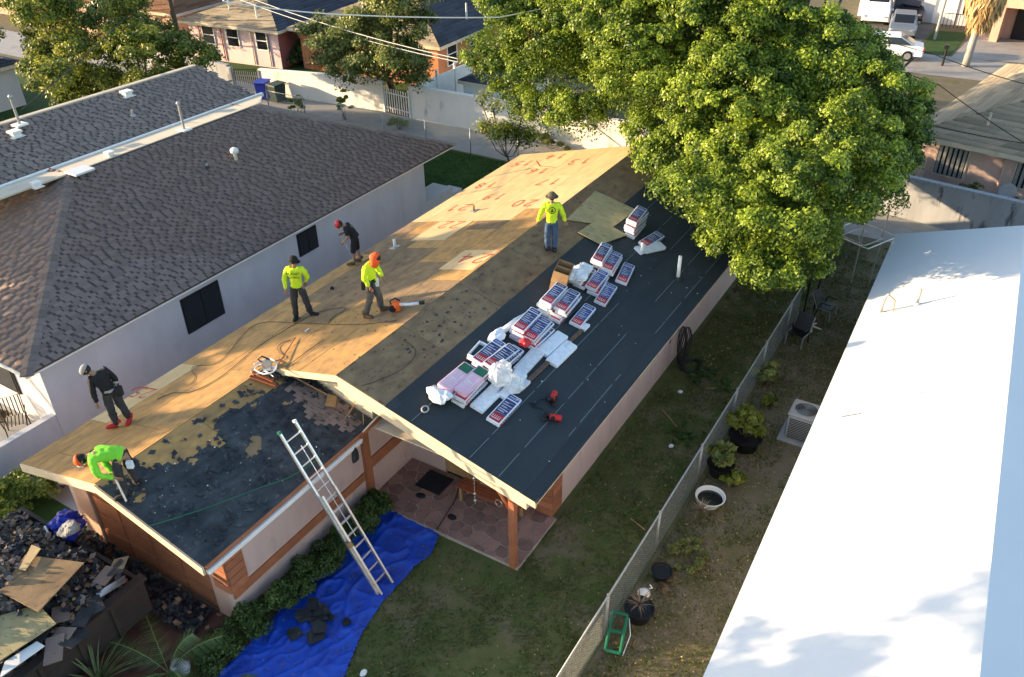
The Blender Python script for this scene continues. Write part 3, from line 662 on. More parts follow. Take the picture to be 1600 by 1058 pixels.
# flat coated strip between the roofs, and B
st=MB(); st.prism([(NR,11,NRZ-.02),(NR,hF+.6,NRZ-.02),(-26.35,hF+1.6,NRZ-.10),(-26.35,11.0,NRZ-.10)],(0,0,.05)); strip=NB(st,'coated_flat_strip',m_cream)
st=MB(); st.b2(-26.5,-26.38,11.0,hF+1.7,NRZ-.15,NRZ-.01); NB(st,'gutter',m_white)
BR=-29.9; BZ=4.95; bb=(BZ-4.12)/(-26.42-BR)
for nm,po in (('roof',[(-26.42,11,4.12),(-26.42,23.6,4.12),(BR,23.4,BZ),(BR,11,BZ)]),('roof',[(BR,11,BZ),(BR,23.4,BZ),(-36,23.4,2.9),(-36,11,2.9)]),):
    rb=plane_roof(po,nm,m_shdark,None)
    if po[0][0]>-27: rB=rb
w=MB(); w.b2(-35.6,-26.5,11.2,23.2,0,2.9); w.b2(-32,-26.6,20,23.2,2.9,4.05); NB(w,'wall',m_wallN)
U=Vector((BR+26.42,0,BZ-4.12)); Lu2=U.length; U.normalize(); N4=Vector((0,1,0)).cross(U); N4=N4 if N4.z>0 else -N4
shingles(rB,(-26.42,11,4.122),A,U,N4,12.5,Lu2,lambda s,u:True,.135,.15,.30,m_shB,m_shAo,0,15,gap1=.11)
st=MB(); st.b2(BR-.12,BR+.1,11,23.5,BZ-.03,BZ+.03); NB(st,'lit_ridge_cap',m_cream)  # thin sunlit edge of the ridge, its brightness put into the cream colour
# vents and pipes on these roofs
def vent(px,f,kind,label,sz=.28):
    p=f(*px); 
    if kind=='box':
        R=empty('roof_vent',p,label,'roof vent','roof vents on the left neighbour roofs'); b=MB(); b.b2(-sz/2,sz/2,-sz/2,sz/2,-.02,sz*.5); b.build('body',m_white,R); b=MB(); b.prism([(-sz*.65,-sz*.65,sz*.5),(sz*.65,-sz*.65,sz*.5),(sz*.65,sz*.65,sz*.5),(-sz*.65,sz*.65,sz*.5)],(0,0,.07)); b.b2(-sz*.8,sz*.8,-sz*.8,sz*.8,-.01,.01); b.build('hood',m_white,R)
    elif kind=='pipe':
        R=empty('vent_pipe',p,label,'vent pipe'); b=MB(); b.tube([(0,0,-.03),(0,0,sz)],.045,10); b.build('pipe',m_galv,R); b=MB(); b.lathe([(.11,-.03),(.07,.06),(.05,.08)],12); b.build('flashing',m_dkgreen if sz<.2 else m_galv,R)
    elif kind=='gooseneck':
        R=empty('roof_vent',p,label,'roof vent'); b=MB(); b.tube([(0,0,-.03),(0,0,.26)],.06,10); b.build('pipe',m_cream,R); b=MB(); b.lathe([(.08,.24),(.14,.28),(.15,.38),(.09,.44),(.03,.46)],12); b.build('cap',m_white,R,smooth=True)
    elif kind=='mast':
        R=empty('service_mast',p,label,'electric mast'); b=MB(); b.tube([(0,0,-.05),(0,0,.95)],.045,10); b.build('pipe',m_galv,R); b=MB(); b.sph((0,0,.97),.08,8); b.build('weatherhead',m_galv,R,smooth=True); b=MB(); b.b2(-.2,.2,-.2,.2,-.02,.04); b.build('base',m_white,R)
    return R
fA=lambda x,y:PL(x,y,NZ,-bN,NX); fB=lambda x,y:PL(x,y,4.12,(BZ-4.12)/(BR+26.42),-26.42); fS=lambda x,y:G(x,y,NRZ)
vent((199,150),fB,'box','white box vent on the far twin roof, right one of two'); vent((25,213),fB,'box','white box vent on the far twin roof near the left edge')
vent((208,181),fB,'pipe','short grey vent pipe below the white box vent on the far roof',.22)
vent((369,250),fA,'gooseneck','white capped vent standing high on the near brown roof'); vent((324,262),fA,'pipe','tiny dark vent pipe beside the white capped vent',.14)
vent((288,203),fS,'mast','slim metal service mast on the coated strip between the two roofs'); vent((31,195),lambda x,y:G(x,y,BZ),'mast','slim mast at the left end of the far roof ridge where a cable lands')
vent((172,244),fS,'box','small white vent box on the coated strip, middle one',.2); vent((58,292),fS,'box','small white vent box on the coated strip, leftmost one',.2)
p=G(125,268,NRZ+.04); o=MB().b2(-.3,.3,-.35,.35,0,.06).build('blue_patch',m_whiteroof); o.location=p; tag(o,'flat pale blue patch lying on the coated strip of the left roof','roof patch')
# terrace at the front
f=MB(); f.b2(-27,-19.3,4.5,8.45,0,.12); o=tag(f.build('terrace',m_conc),kind='structure')
f=MB(); f.b2(-19.42,-19.22,1.0,8.44,0,.85); top_on(f.build('low_terrace_wall',m_wallN),(-19.3,4.5,0)); o=bpy.data.objects['low_terrace_wall']; tag(o,'low pale parapet wall running forward from the left neighbour house corner','low wall')
def chair(loc,rz):
    R=empty('patio_chair',loc,'dark metal patio chair with armrests on the left terrace','chair',rz=rz)
    def T(n,*pp): b=MB(); b.tube(pp,.016,6); b.build(n,m_black,R)
    for x in (-.27,.27):
        for y in (-.25,.25): T('leg',(x,y,0),(x*.95,y*.95,.42))
        T('armrest',(x,-.25,.42),(x*1.1,-.25,.64),(x*1.1,.25,.66))
    for i in range(7): T('seat_slat',(-.27+.09*i,-.25,.42),(-.27+.09*i,.25,.42))
    for i in range(6): T('back_slat',(-.22+.088*i,.25,.42),(-.22+.088*i,.36,.95))
    T('back_rail',(-.26,.25,.42),(-.27,.36,.97),(.27,.36,.97),(.26,.25,.42))
chair(G(32,676,.12),RD(60))
bush('potted_flowers',G(6,660,.12),.3,.3,.55,500,.08,m_dryleaf,31,'yellow flowering potted plant beside the patio chair on the left terrace','potted plant')

# ================= RIGHT WHITE-ROOFED HOUSE ===============================
WH=empty('white_roofed_house',(0,16,0),'long house with bright white coated roof filling the right side','house')
Aw=Vector((-2.0,26.0)); Bw=Vector((-1.55,2.0)); Rw=Vector((1.25,25.9)); Rn=Vector((2.05,2.0)); 
zw0,zw1=2.85,3.95
mb=MB(); mb.prism([(Aw.x,Aw.y,zw0),(Rw.x,Rw.y,zw1),(Rn.x,Rn.y,zw1),(Bw.x,Bw.y,zw0)],(0,0,-.10)); mb.build('roof',m_whiteroof,WH,True)
mb=MB(); mb.prism([(Rw.x,Rw.y,zw1),(Rw.x+3.6,Rw.y+.1,zw0),(Rn.x+3.6,Rn.y,zw0),(Rn.x,Rn.y,zw1)],(0,0,-.10)); mb.build('roof',m_whiteroof,WH,True)
mb=MB(); mb.add([(-1.5,25.4,0),(4.4,25.6,0),(5.0,2,0),(-1.05,2,0),(-1.5,25.4,2.9),(4.4,25.6,2.9),(5.0,2,2.9),(-1.05,2,2.9)],[(0,3,7,4),(1,5,6,2),(0,4,5,1),(4,7,6,5),(2,6,7,3)]); mb.add([(-1.5,25.4,2.9),(4.4,25.6,2.9),(1.25,25.45,3.85)],[(0,1,2)]); mb.build('wall',m_wallN,WH,True)
for i,(a,b) in enumerate((((1315,652),(1345,647)),((1424,617),(1445,614)),((1512,510),(1533,506)),((1365,503),(1475,482)))):
    fw=lambda x,y:PL(x,y,zw0,(zw1-zw0)/3.3,-1.8)
    A_,B_=fw(*a),fw(*b); mb=MB(); mb.tube([A_+Vector((0,0,.02)),B_+Vector((0,0,.02))],.012,5); mb.build('seam_strip',m_galv,WH,True)
R=empty('service_mast',PL(1432,478,zw0,(zw1-zw0)/3.3,-1.8),'thin service mast standing on the white roof near its upper edge','electric mast'); b=MB(); b.tube([(0,0,-.05),(0,0,.5)],.03,8); b.build('pipe',m_galv,R); b=MB(); b.lathe([(.1,-.02),(.05,.1)],10); b.build('flashing',m_white,R)
R=empty('cable_loop',PL(1374,490,zw0,(zw1-zw0)/3.3,-1.8),'loop of tan cable with weatherhead on the white roof edge','cable'); b=MB(); b.tube([(0,0,.0),(.05,0,.5),(.1,0,.62)],.03,8); b.build('weatherhead',m_galv,R); b=MB(); b.tube([(.1,0,.6),(.28,.05,.45),(.3,.05,.12),(.15,0,.02),(.02,0,.15)],.015,6); b.build('wire',m_wood,R)

# ================= BACKGROUND: ALLEY WALLS AND FENCES =====================
def wallseg(name,a,b,h0,h1,th,mt,label,cat,coping=None,group=None):
    a=Vector((a[0],a[1],0));b=Vector((b[0],b[1],0));R=empty(name,a,label,cat,group); d=b-a;L=d.length;d.normalize();n=Vector((-d.y,d.x,0))*th
    mb=MB(); mb.prism([Vector((0,0,0)),d*L,d*L+Vector((0,0,h1)),Vector((0,0,h0))],n); mb.build('wall_body',mt,R)
    if coping:
        me=MB().b2(.006,.396,-.03,th+.03,0,.09).mesh('coping_block',coping); n_=int(L/.4)
        for i in range(n_):
            o=link('coping_block',me,R); o.location=d*(i*.4)+Vector((0,0,h0+(h1-h0)*i*.4/L+.004)); o.rotation_euler=(rnd.uniform(-.01,.01),-math.atan((h1-h0)/L),math.atan2(d.y,d.x)+rnd.uniform(-.01,.01))
    return R
q=lambda x,y,z:(G(x,y,z).x,G(x,y,z).y)
g0=q(359,105,1.4);g1=q(403,108,1.4);g2=q(597,124,1.75);g3=q(638,134,1.75);g4=q(791,158,1.75)
wallseg('block_wall',(-47,g0[1]+.3),g0,1.4,1.4,.2,m_concd,'grey stained block wall by the utility pole','wall',m_concd)
wallseg('white_wall',g1,g2,1.32,1.68,.2,m_concw,'long whitewashed wall behind the two wheelie bins','wall',m_concw)
wallseg('white_wall',g3,(g4[0]+7.5,g4[1]-.1),1.68,1.72,.2,m_concw,'sunlit whitewashed wall right of the picket gate','wall',m_concw)
W3a=q(1425,278,1.7);W3b=q(1600,318,1.7); dx=Vector(W3b)-Vector(W3a); dx.normalize()
wallseg('grey_wall',(W3a[0]-7*dx.x,W3a[1]-7*dx.y),(W3b[0]+8*dx.x,W3b[1]+8*dx.y),1.62,1.62,.22,m_concd,'grey wall with black rain streaks behind the white roof','wall',m_concd)
def picket(a,b,h,label,name='picket_gate',n=11,mt=m_white,wd=.055):
    a=Vector((*a,0));b=Vector((*b,0));R=empty(name,a,label,'gate'); d=b-a;L=d.length;ang=math.atan2(d.y,d.x)
    me=MB().b2(-wd/2,wd/2,-.012,.012,.06,h).mesh('picket',mt)
    for i in range(n):
        o=link('picket',me,R); o.location=d*((i+.5)/n); o.rotation_euler[2]=ang
    for z in (.3,h-.25):
        m=MB().b2(0,L,.013,.04,z-.03,z+.03); o=m.build('rail',mt,R); o.rotation_euler[2]=ang
    for s in (0,L):
        m=MB().b2(s-.06,s+.06,-.06,.06,0,h+.15); o=m.build('gate_post',mt,R); o.rotation_euler[2]=ang
picket(g2,g3,1.35,'white wooden picket gate between the two whitewashed walls')
picket(g0,g1,1.2,'white metal bar gate left of the blue bin','bar_gate',14,m_galv,.03)
def post(x,y,h,s=.16): return MB().b2(x-s/2,x+s/2,y-s/2,y+s/2,0,h)
# chain link fences
def chainlink(name,a,b,h,label,sp=.075,r=.0028,pstep=2.6,every=1):
    a=Vector((*a,0));b=Vector((*b,0));R=empty(name,a,label,'fence'); d=b-a;L=d.length;d.normalize();n=Vector((-d.y,d.x,0))
    k=0;x=0
    pm=MB().tube([(0,0,-.05),(0,0,h+.02)],.03,8); pm.sph((0,0,h+.03),.038,6); me=pm.mesh('post',m_galv,True)
    while x<=L+.01: o=link('post',me,R); o.location=d*x; x+=pstep
    m=MB(); m.tube([Vector((0,0,h)),d*L+Vector((0,0,h))],.021,8); m.build('top_rail',m_galv,R,smooth=True)
    V=[];F=[]
    N=int((L+h)/sp)
    for s in (1,-1):
        for i in range(-int(h/sp),int(L/sp)):
            x0=i*sp; p0=Vector((x0,.04));p1=Vector((x0+h-.04,h))
            if s<0: p0,p1=Vector((x0+h-.04,.04)),Vector((x0,h))
            # clip to 0..L
            def cl(p,q_):
                if p.x<0: t=(0-p.x)/(q_.x-p.x); p=p+(q_-p)*t
                if p.x>L: t=(L-p.x)/(q_.x-p.x); p=p+(q_-p)*t
                return p
            if max(p0.x,p1.x)<=0 or min(p0.x,p1.x)>=L: continue
            p0,p1=cl(p0,p1),cl(p1,p0)
            P0=d*p0.x+ZZ*p0.y;P1=d*p1.x+ZZ*p1.y; t=(P1-P0).normalized(); u=t.cross(n).normalized()
            b0=len(V)
            for P in (P0,P1):
                for k_ in range(3):
                    an=k_*2.094; V.append(P+(u*math.cos(an)+n*math.sin(an))*r+n*(.003*s))
            for k_ in range(3): F.append((b0+k_,b0+(k_+1)%3,b0+3+(k_+1)%3,b0+3+k_))
    tag(fastmesh('wire_mesh',[tuple(v) for v in V],F,m_galv,parent=R),kind='stuff'); return R
chainlink('chain_link_fence',(-4.12,5.0),(-4.12,24.6),1.2,'long chain link fence between the lawn and the potted plants',.066,.0019)
q2=lambda x,y:q(x,y,1.2)
chainlink('chain_link_fence',(-34.5,31.35),(-16.5,31.6),1.2,'chain link fence along the back alley behind the roofs',.09,.003)
# utility pole and cables
R=empty('utility_pole',(-45.4,35.0,0),'tall wooden utility pole beyond the far twin roof','utility pole')
m=MB(); m.tube([(0,0,0),(-.1,0,5),(-.25,0,11)],[.16,.14,.11],12); m.build('pole',m_bark,R,smooth=True)
m=MB(); m.b2(-1.1,1.0,-.06,.06,8.6,8.75); m.build('crossarm',m_bark,R)
m=MB(); m.tube([(0,0,4.6),(-.7,-.2,4.9),(-1.1,-.3,4.8)],.03,6); ar=m.build('lamp_arm',m_galv,R); m=MB(); m.sph((-1.2,-.3,4.55),(.2,.2,.3),10); m.build('lamp_head',m_white,ar,smooth=True)
def cable(name,pts,r,label,mt=m_cord,sag=.3):
    P=[Vector(p) for p in pts]; out=[]
    for a,b in zip(P[:-1],P[1:]):
        for i in range(10): t=i/10; out.append(a.lerp(b,t)-Vector((0,0,sag*4*t*(1-t))))
    out.append(P[-1]); m=MB(); m.tube(out,r,5); o=m.build(name,mt); return tag(top_on(o,out[0]),label,'cable')
PT=lambda z:Vector((-45.5,35,z))
cable('overhead_cable',[PT(9.5),G(350,2,8.8),G(520,22,8.2),G(780,27,7.6),(-14,36.5,7.6)],.022,'thick pale overhead cable crossing above the background houses, topmost one',m_white,.05)
cable('overhead_cable',[PT(6.4),G(715,92,4.6),(-16,34.5,4.6)],.022,'upper one of the two thin cables running from the pole to the big tree',m_galv,.5)
cable('overhead_cable',[PT(6.0),G(715,97,4.3),(-16,34.3,4.3)],.022,'lower one of the two thin cables running from the pole to the big tree',m_galv,.5)
cable('service_cable',[PT(5.6),G(33,172,BZ+.9)],.02,'dark service cable dropping from the pole to the far twin roof',m_cord,.25)
cable('overhead_cable',[(-9,46,4.5),G(1460,85,4.6),G(1600,131,4.8),(6,44,5)],.018,'thin dark cable crossing above the tan roof on the right, upper one',m_cord,.05)
cable('overhead_cable',[(-8,40,5),G(1468,133,5.0),G(1598,222,4.6),(4,34,4.4)],.018,'thin dark cable slanting down across the tan roof on the right',m_cord,.05)
cable('overhead_cable',[(-8,37,3.6),G(1425,188,3.6),G(1600,224,3.4),(5,34,3.4)],.018,'lowest thin dark cable along the front of the tan roof on the right',m_cord,.05)
# wheelie bins
def bin_(px,mt,label,rz):
    R=empty('wheelie_bin',G(*px),label,'bin','wheelie bins by the whitewashed wall',rz); m=MB()
    m.add([(-.26,-.3,.08),(.26,-.3,.08),(.26,.3,.08),(-.26,.3,.08),(-.33,-.4,1.0),(.33,-.4,1.0),(.33,.38,1.0),(-.33,.38,1.0)],[(3,2,1,0),(4,5,6,7),(0,1,5,4),(1,2,6,5),(2,3,7,6),(3,0,4,7)]); bevel(m.build('body',mt,R),.03)
    m=MB(); m.prism([(-.36,-.45,1.0),(.36,-.45,1.0),(.36,.42,1.04),(-.36,.42,1.04)],(0,0,.06)); bevel(m.build('lid',mt,R),.02)
    for x in (-.3,.3): m=MB(); m.tube([(x-.03,.34,.12),(x+.03,.34,.12)],.12,10); m.build('wheel',m_black,R)
    m=MB(); m.tube([(-.25,.45,1.0),(.25,.45,1.0)],.02,6); m.build('handle',mt,R)
bin_((414,156),m_bluep,'blue wheelie bin standing by the white metal gate',RD(20)); bin_((436,160),m_dkgreen,'dark wheelie bin right beside the blue one',RD(-5))

# ================= BACKGROUND HOUSES ======================================
def hiphouse(name,cx,cy,lx,ly,rz,h,slope,walls,roofs,label,ov=.5,near_obj=None,gable=False,cat='house',stc=.33):
    """rectangular house, origin at its front left corner; roofs = (front,right,back,left) materials"""
    R=empty(name,(cx,cy,0),label,cat,rz=rz)
    m=MB(); t=.2
    m.add([(0,0,0),(lx,0,0),(lx,ly,0),(0,ly,0),(0,0,h),(lx,0,h),(lx,ly,h),(0,ly,h)],[(0,1,5,4),(1,2,6,5),(2,3,7,6),(3,0,4,7)]); 
    if isinstance(walls,tuple):
        for i,f in enumerate([(0,1,5,4),(1,2,6,5),(2,3,7,6),(3,0,4,7)]):
            mm=MB(); vs=[m.v[k] for k in f]; mm.add(vs,[(0,1,2,3)]); mm.build('wall',walls[i],R)
    else: m.build('wall',walls,R)
    X0,X1,Y0,Y1=-ov,lx+ov,-ov,ly+ov; W_,L_=X1-X0,Y1-Y0; z0=h-.02; hw=min(W_,L_)/2; z1=z0+hw*slope
    if L_>=W_: a=((X0+X1)/2,Y0+(0 if gable else hw),z1); b=((X0+X1)/2,Y1-(0 if gable else hw),z1)
    else: a=(X0+hw,(Y0+Y1)/2,z1); b=(X1-hw,(Y0+Y1)/2,z1)
    c=[(X0,Y0,z0),(X1,Y0,z0),(X1,Y1,z0),(X0,Y1,z0)]
    if L_>=W_: faces=[(c[0],c[1],a),(c[1],c[2],b,a),(c[2],c[3],b),(c[3],c[0],a,b)]
    else: faces=[(c[0],c[1],b,a),(c[1],c[2],b),(c[2],c[3],a,b),(c[3],c[0],a)]
    for f,mt in zip(faces,roofs):
        mm=MB(); P=[Vector(p) for p in f]; nn=(P[1]-P[0]).cross(P[2]-P[0]).normalized()
        mm.prism(P,(0,0,-.08)); rf_=mm.build('roof',mt,R)
        # courses: thin raised strips, real steps
        e0,e1=P[0],P[1]; A_=(e1-e0); La=A_.length; A_.normalize(); U_=nn.cross(A_); V=[];F=[];S=[]
        Lu_=max((p-e0).dot(U_) for p in P); k=int(Lu_/stc)
        for i in range(k):
            u0=i*stc; 
            def ext(u):
                xs_=[]; n_=len(P)
                for j in range(n_):
                    p,q_=P[j],P[(j+1)%n_]; pu=(p-e0).dot(U_);qu=(q_-e0).dot(U_)
                    if (pu-u)*(qu-u)<=0 and abs(pu-qu)>1e-6: s=(u-pu)/(qu-pu); xs_.append(((p-e0).dot(A_))*(1-s)+((q_-e0).dot(A_))*s)
                return (min(xs_),max(xs_)) if len(xs_)>=2 else None
            a0,a1=ext(u0+.01),ext(u0+stc)
            if not a0 or not a1: continue
            n_=max(1,int((a0[1]-a0[0])/1.0))
            for s in range(n_):
                l0=a0[0]+(a0[1]-a0[0])*s/n_;l1=a0[0]+(a0[1]-a0[0])*(s+1)/n_; m0=a1[0]+(a1[1]-a1[0])*s/n_;m1=a1[0]+(a1[1]-a1[0])*(s+1)/n_
                b_=len(V); V+= [e0+A_*l0+U_*u0+nn*.03,e0+A_*l1+U_*u0+nn*.03,e0+A_*m1+U_*(u0+stc)+nn*.008,e0+A_*m0+U_*(u0+stc)+nn*.008,e0+A_*l0+U_*u0,e0+A_*l1+U_*u0]
                F+= [(b_,b_+1,b_+2,b_+3),(b_+4,b_+5,b_+1,b_)]; sh=rnd.random(); S+=[sh,sh]
        if V: tag(fastmesh('shingle_courses',[tuple(v) for v in V],F,mt,S,parent=rf_),kind='stuff')
    fb=MB()
    for p,q_ in zip(c,c[1:]+c[:1]):
        p=Vector(p);q_=Vector(q_); d=(q_-p).normalized(); o=Vector((d.y,-d.x,0))*.02; fb.prism([p+o,q_+o,q_+o-Vector((0,0,.18)),p+o-Vector((0,0,.18))],-o)
    fb.build('eave_board',m_cream,R)
    return R
def lwin(R,face,s,z,wd,h,lx,ly,frame=m_white,shut=0,mt=m_glass,nm='window'):
    f=MB();g=MB(); t=.06
    def bx(mb,a0,a1,z0,z1,d0,d1):
        if face=='f': mb.b2(a0,a1,-d1,-d0,z0,z1)
        elif face=='r': mb.b2(lx+d0,lx+d1,a0,a1,z0,z1)
        elif face=='l': mb.b2(-d1,-d0,a0,a1,z0,z1)
    bx(f,s-wd/2-t,s+wd/2+t,z-t,z,0,.06);bx(f,s-wd/2-t,s+wd/2+t,z+h,z+h+t,0,.06);bx(f,s-wd/2-t,s-wd/2,z,z+h,0,.06);bx(f,s+wd/2,s+wd/2+t,z,z+h,0,.06)
    if not shut: bx(f,s-wd/2,s+wd/2,z+h*.5-.025,z+h*.5+.025,0.01,.05)
    fo=f.build(nm,frame,R); bx(g,s-wd/2,s+wd/2,z,z+h,.003,.015); g.build('pane',mt,fo)
    for i in range(shut):
        p=MB(); a=s-wd/2+wd*(i+.15)/shut; bx(p,a,a+wd/shut*.6,z,z+h,.02,.06); p.build('shutter_slat',m_galv,fo)
    return fo
a=G(288,60,1.3);
ph=hiphouse('pink_neighbour_house',-47.2,37.3,7.2,12,RD(6),2.45,.33,(m_pinkl:=MAT('pale_pink_stucco',(.66,.50,.50),(.60,.45,.46),1.5,.9,.2,40),m_pinkr:=MAT('coral_stucco',(.50,.17,.14),(.44,.15,.12),1.5,.9,.2,40),m_pinkl,m_pinkl),(m_shT,m_shS,m_shS,m_shO),'pale pink house with hip roof coloured sunlit tan and shaded slate beyond the utility pole',.45)  # sunlit tan and shaded slate painted on slopes of one roof
for s,wd in ((1.6,.9),(3.6,.9),(5.9,.8)): lwin(ph,'f',s,1.1,wd,1.05,7.2,12)
for s in (.9,2.7,5.1,6.4): m=MB(); m.tube([(s,-.06,.1),(s,-.06,2.3)],.04,6); m.build('drain_pipe',m_cream if s>5 else m_pinkr,ph)
for s,yy in ((2.6,1.2),(5.2,.7)): m=MB(); z=2.43+(yy+.45)*.33; m.tube([(s,yy,z-.1),(s,yy,z+.7)],.05,6); m.sph((s,yy,z+.7),.1,6); m.build('roof_pipe',m_white,ph)
m=MB(); m.prism([(7.65,2.5,2.3),(9.9,1.9,2.2),(9.9,5.4,2.2),(7.65,6,2.3)],(0,0,.12)); m.build('annex_roof',m_shT,ph)
m=MB(); m.b2(7.2,9.6,2.3,5.6,0,2.2); m.build('annex_wall',MAT('orange_stucco',(.46,.19,.09),(.40,.165,.08),1.5,.9,.2,40),ph)
m_or=bpy.data.materials['orange_stucco']
oh=hiphouse('orange_house',-39.0,38.9,10.1,12,RD(3),2.55,.36,(m_or,m_or,m_or,m_or),(m_shT,m_shS,m_shS,m_shT),'orange stuccoed house with hip roof coloured sunlit tan and shaded slate behind the alley tree',.5)  # tan on the sun sides, slate on the shaded ones, light put into the colour
lwin(oh,'r',1.5,1.1,1.0,1.2,10.1,12); lwin(oh,'r',4.2,1.1,1.2,1.1,10.1,12); lwin(oh,'f',8.2,1.1,1.1,1.1,10.1,12)
for s,yy in ((7.0,.6),(9.4,4.5)): m=MB(); m.tube([(s,yy,2.6),(s,yy,3.9)],.05,6); m.build('roof_pipe',m_white,oh)
rh=hiphouse('rust_roofed_house',-60.5,36.5,12,10,RD(5),2.7,.30,m_pinkwarm,(m_shO,m_shO,m_shO,m_shS),'rust red roofed house behind the two bushy trees',.5)
lwin(rh,'f',9,1.0,1.0,1.0,12,10); lwin(rh,'f',6,1.0,1.0,1.0,12,10)
lh=hiphouse('small_grey_house',-56,15,8.4,10.6,0,2.35,.28,m_wallN,(m_shS,m_shS,m_shS,m_shS),'small grey roofed house at the left edge beyond the lawn',.45)
lwin(lh,'r',8.5,1.0,.8,1.0,8.4,10.6)
bh=hiphouse('beige_house',-84,38,16,9,RD(5),2.7,.3,m_pinkwarm,(m_shS,m_shS,m_shS,m_shS),'beige walled house in the far upper left corner',.5)
# white yard fence with finials running away behind the wall
R=empty('white_vinyl_fence',(-26.9,34.75,0),'white panel fence with ball finials running back beside the orange house','fence')
for i in range(3):
    y=.1+i*1.7; m=MB(); m.b2(-.03,.03,y,y+1.6,.1,1.75); m.build('fence_panel',m_white,R); m=MB(); m.b2(-.07,.07,y-.12,y,0,1.9); m.sph((0,y-.06,1.98),(.09,.09,.13),8); m.build('post',m_white,R)
sh=hiphouse('white_shed',-25.0,36.2,3.4,3.2,0,1.9,.3,m_white,(m_shS,m_shS,m_shS,m_shS),'small white shed between the orange house and the big tree',.2,cat='shed')
# house on the right behind the grey wall
rr=hiphouse('tan_roofed_house',-2.75,37.5,12,12.5,RD(-11),2.5,.37,m_pinkwarm if 0 else m_pink,(m_shT,m_shT,m_shT,m_shT),'pink house with tan hip roof behind the grey stained wall',.55)
m=lwin(rr,'f',1.25,.9,1.15,1.2,12,12.5,m_cream,6,m_black); lwin(rr,'f',4.25,1.1,1.2,1.0,12,12.5,m_cream,6,m_black); lwin(rr,'f',8,1.0,1.2,1.0,12,12.5,m_cream,6,m_black)
m=MB(); m.tube([(3.2,-.06,0),(3.2,-.06,2.35)],.045,8); m.build('drain_pipe',m_pink,rr); m=MB(); m.b2(-.3,.35,-.75,-.02,0,1.5); m.build('utility_box',m_pink,rr)
m=MB(); m.tube([(2.0,.8,2.9),(2.0,.8,3.5)],.05,8); m.build('roof_pipe',m_cream,rr)
Pd=G(1568,292,.4)
R=empty('satellite_dish',(0.75,35.2,0),'round grey satellite dish on a post in front of the pink wall','satellite dish')
m=MB(); m.tube([(0,0,0),(0,0,1.25)],.03,8); m.build('post',m_galv,R); m=MB(); m.lathe([(.02,.0),(.2,.03),(.36,.09),(.37,.10),(.2,.045),(.0,.015)],18); o=m.build('dish',m_conc,R,smooth=True); o.location=(0,-.05,1.4); o.rotation_euler=(RD(65),0,RD(-20))
R=empty('garden_railing',(.1,34.6,0),'low white tube railing in front of the satellite dish','railing')
m=MB(); m.tube([(0,0,.2),(0,0,1.15),(1.5,-.2,1.15),(1.5,-.2,.2)],.03,6); m.tube([(0,0,.7),(1.5,-.2,.7)],.02,6); m.build('rail',m_white,R)
for i,(px,h_) in enumerate((((1395,262),.8),((1410,272),.7),((1448,283),.7),((1475,290),.8),((1510,300),1.1),((1525,300),1.2),((1548,312),.7),((1590,318),.8))):
    b=G(px[0],px[1],.8); b.z=0; b.y=min(b.y,36.2)
    bush('garden_shrub',b,.45,.4,h_+.5,700,.09,m_hedge if i%2 else m_dryleaf,200+i,('dark','dry reddish')[1-i%2]+' shrub '+('leftmost','second','third','fourth','fifth','sixth','seventh','last')[i]+' from the left in the strip before the pink wall','shrub','shrubs between the grey wall and the pink house')
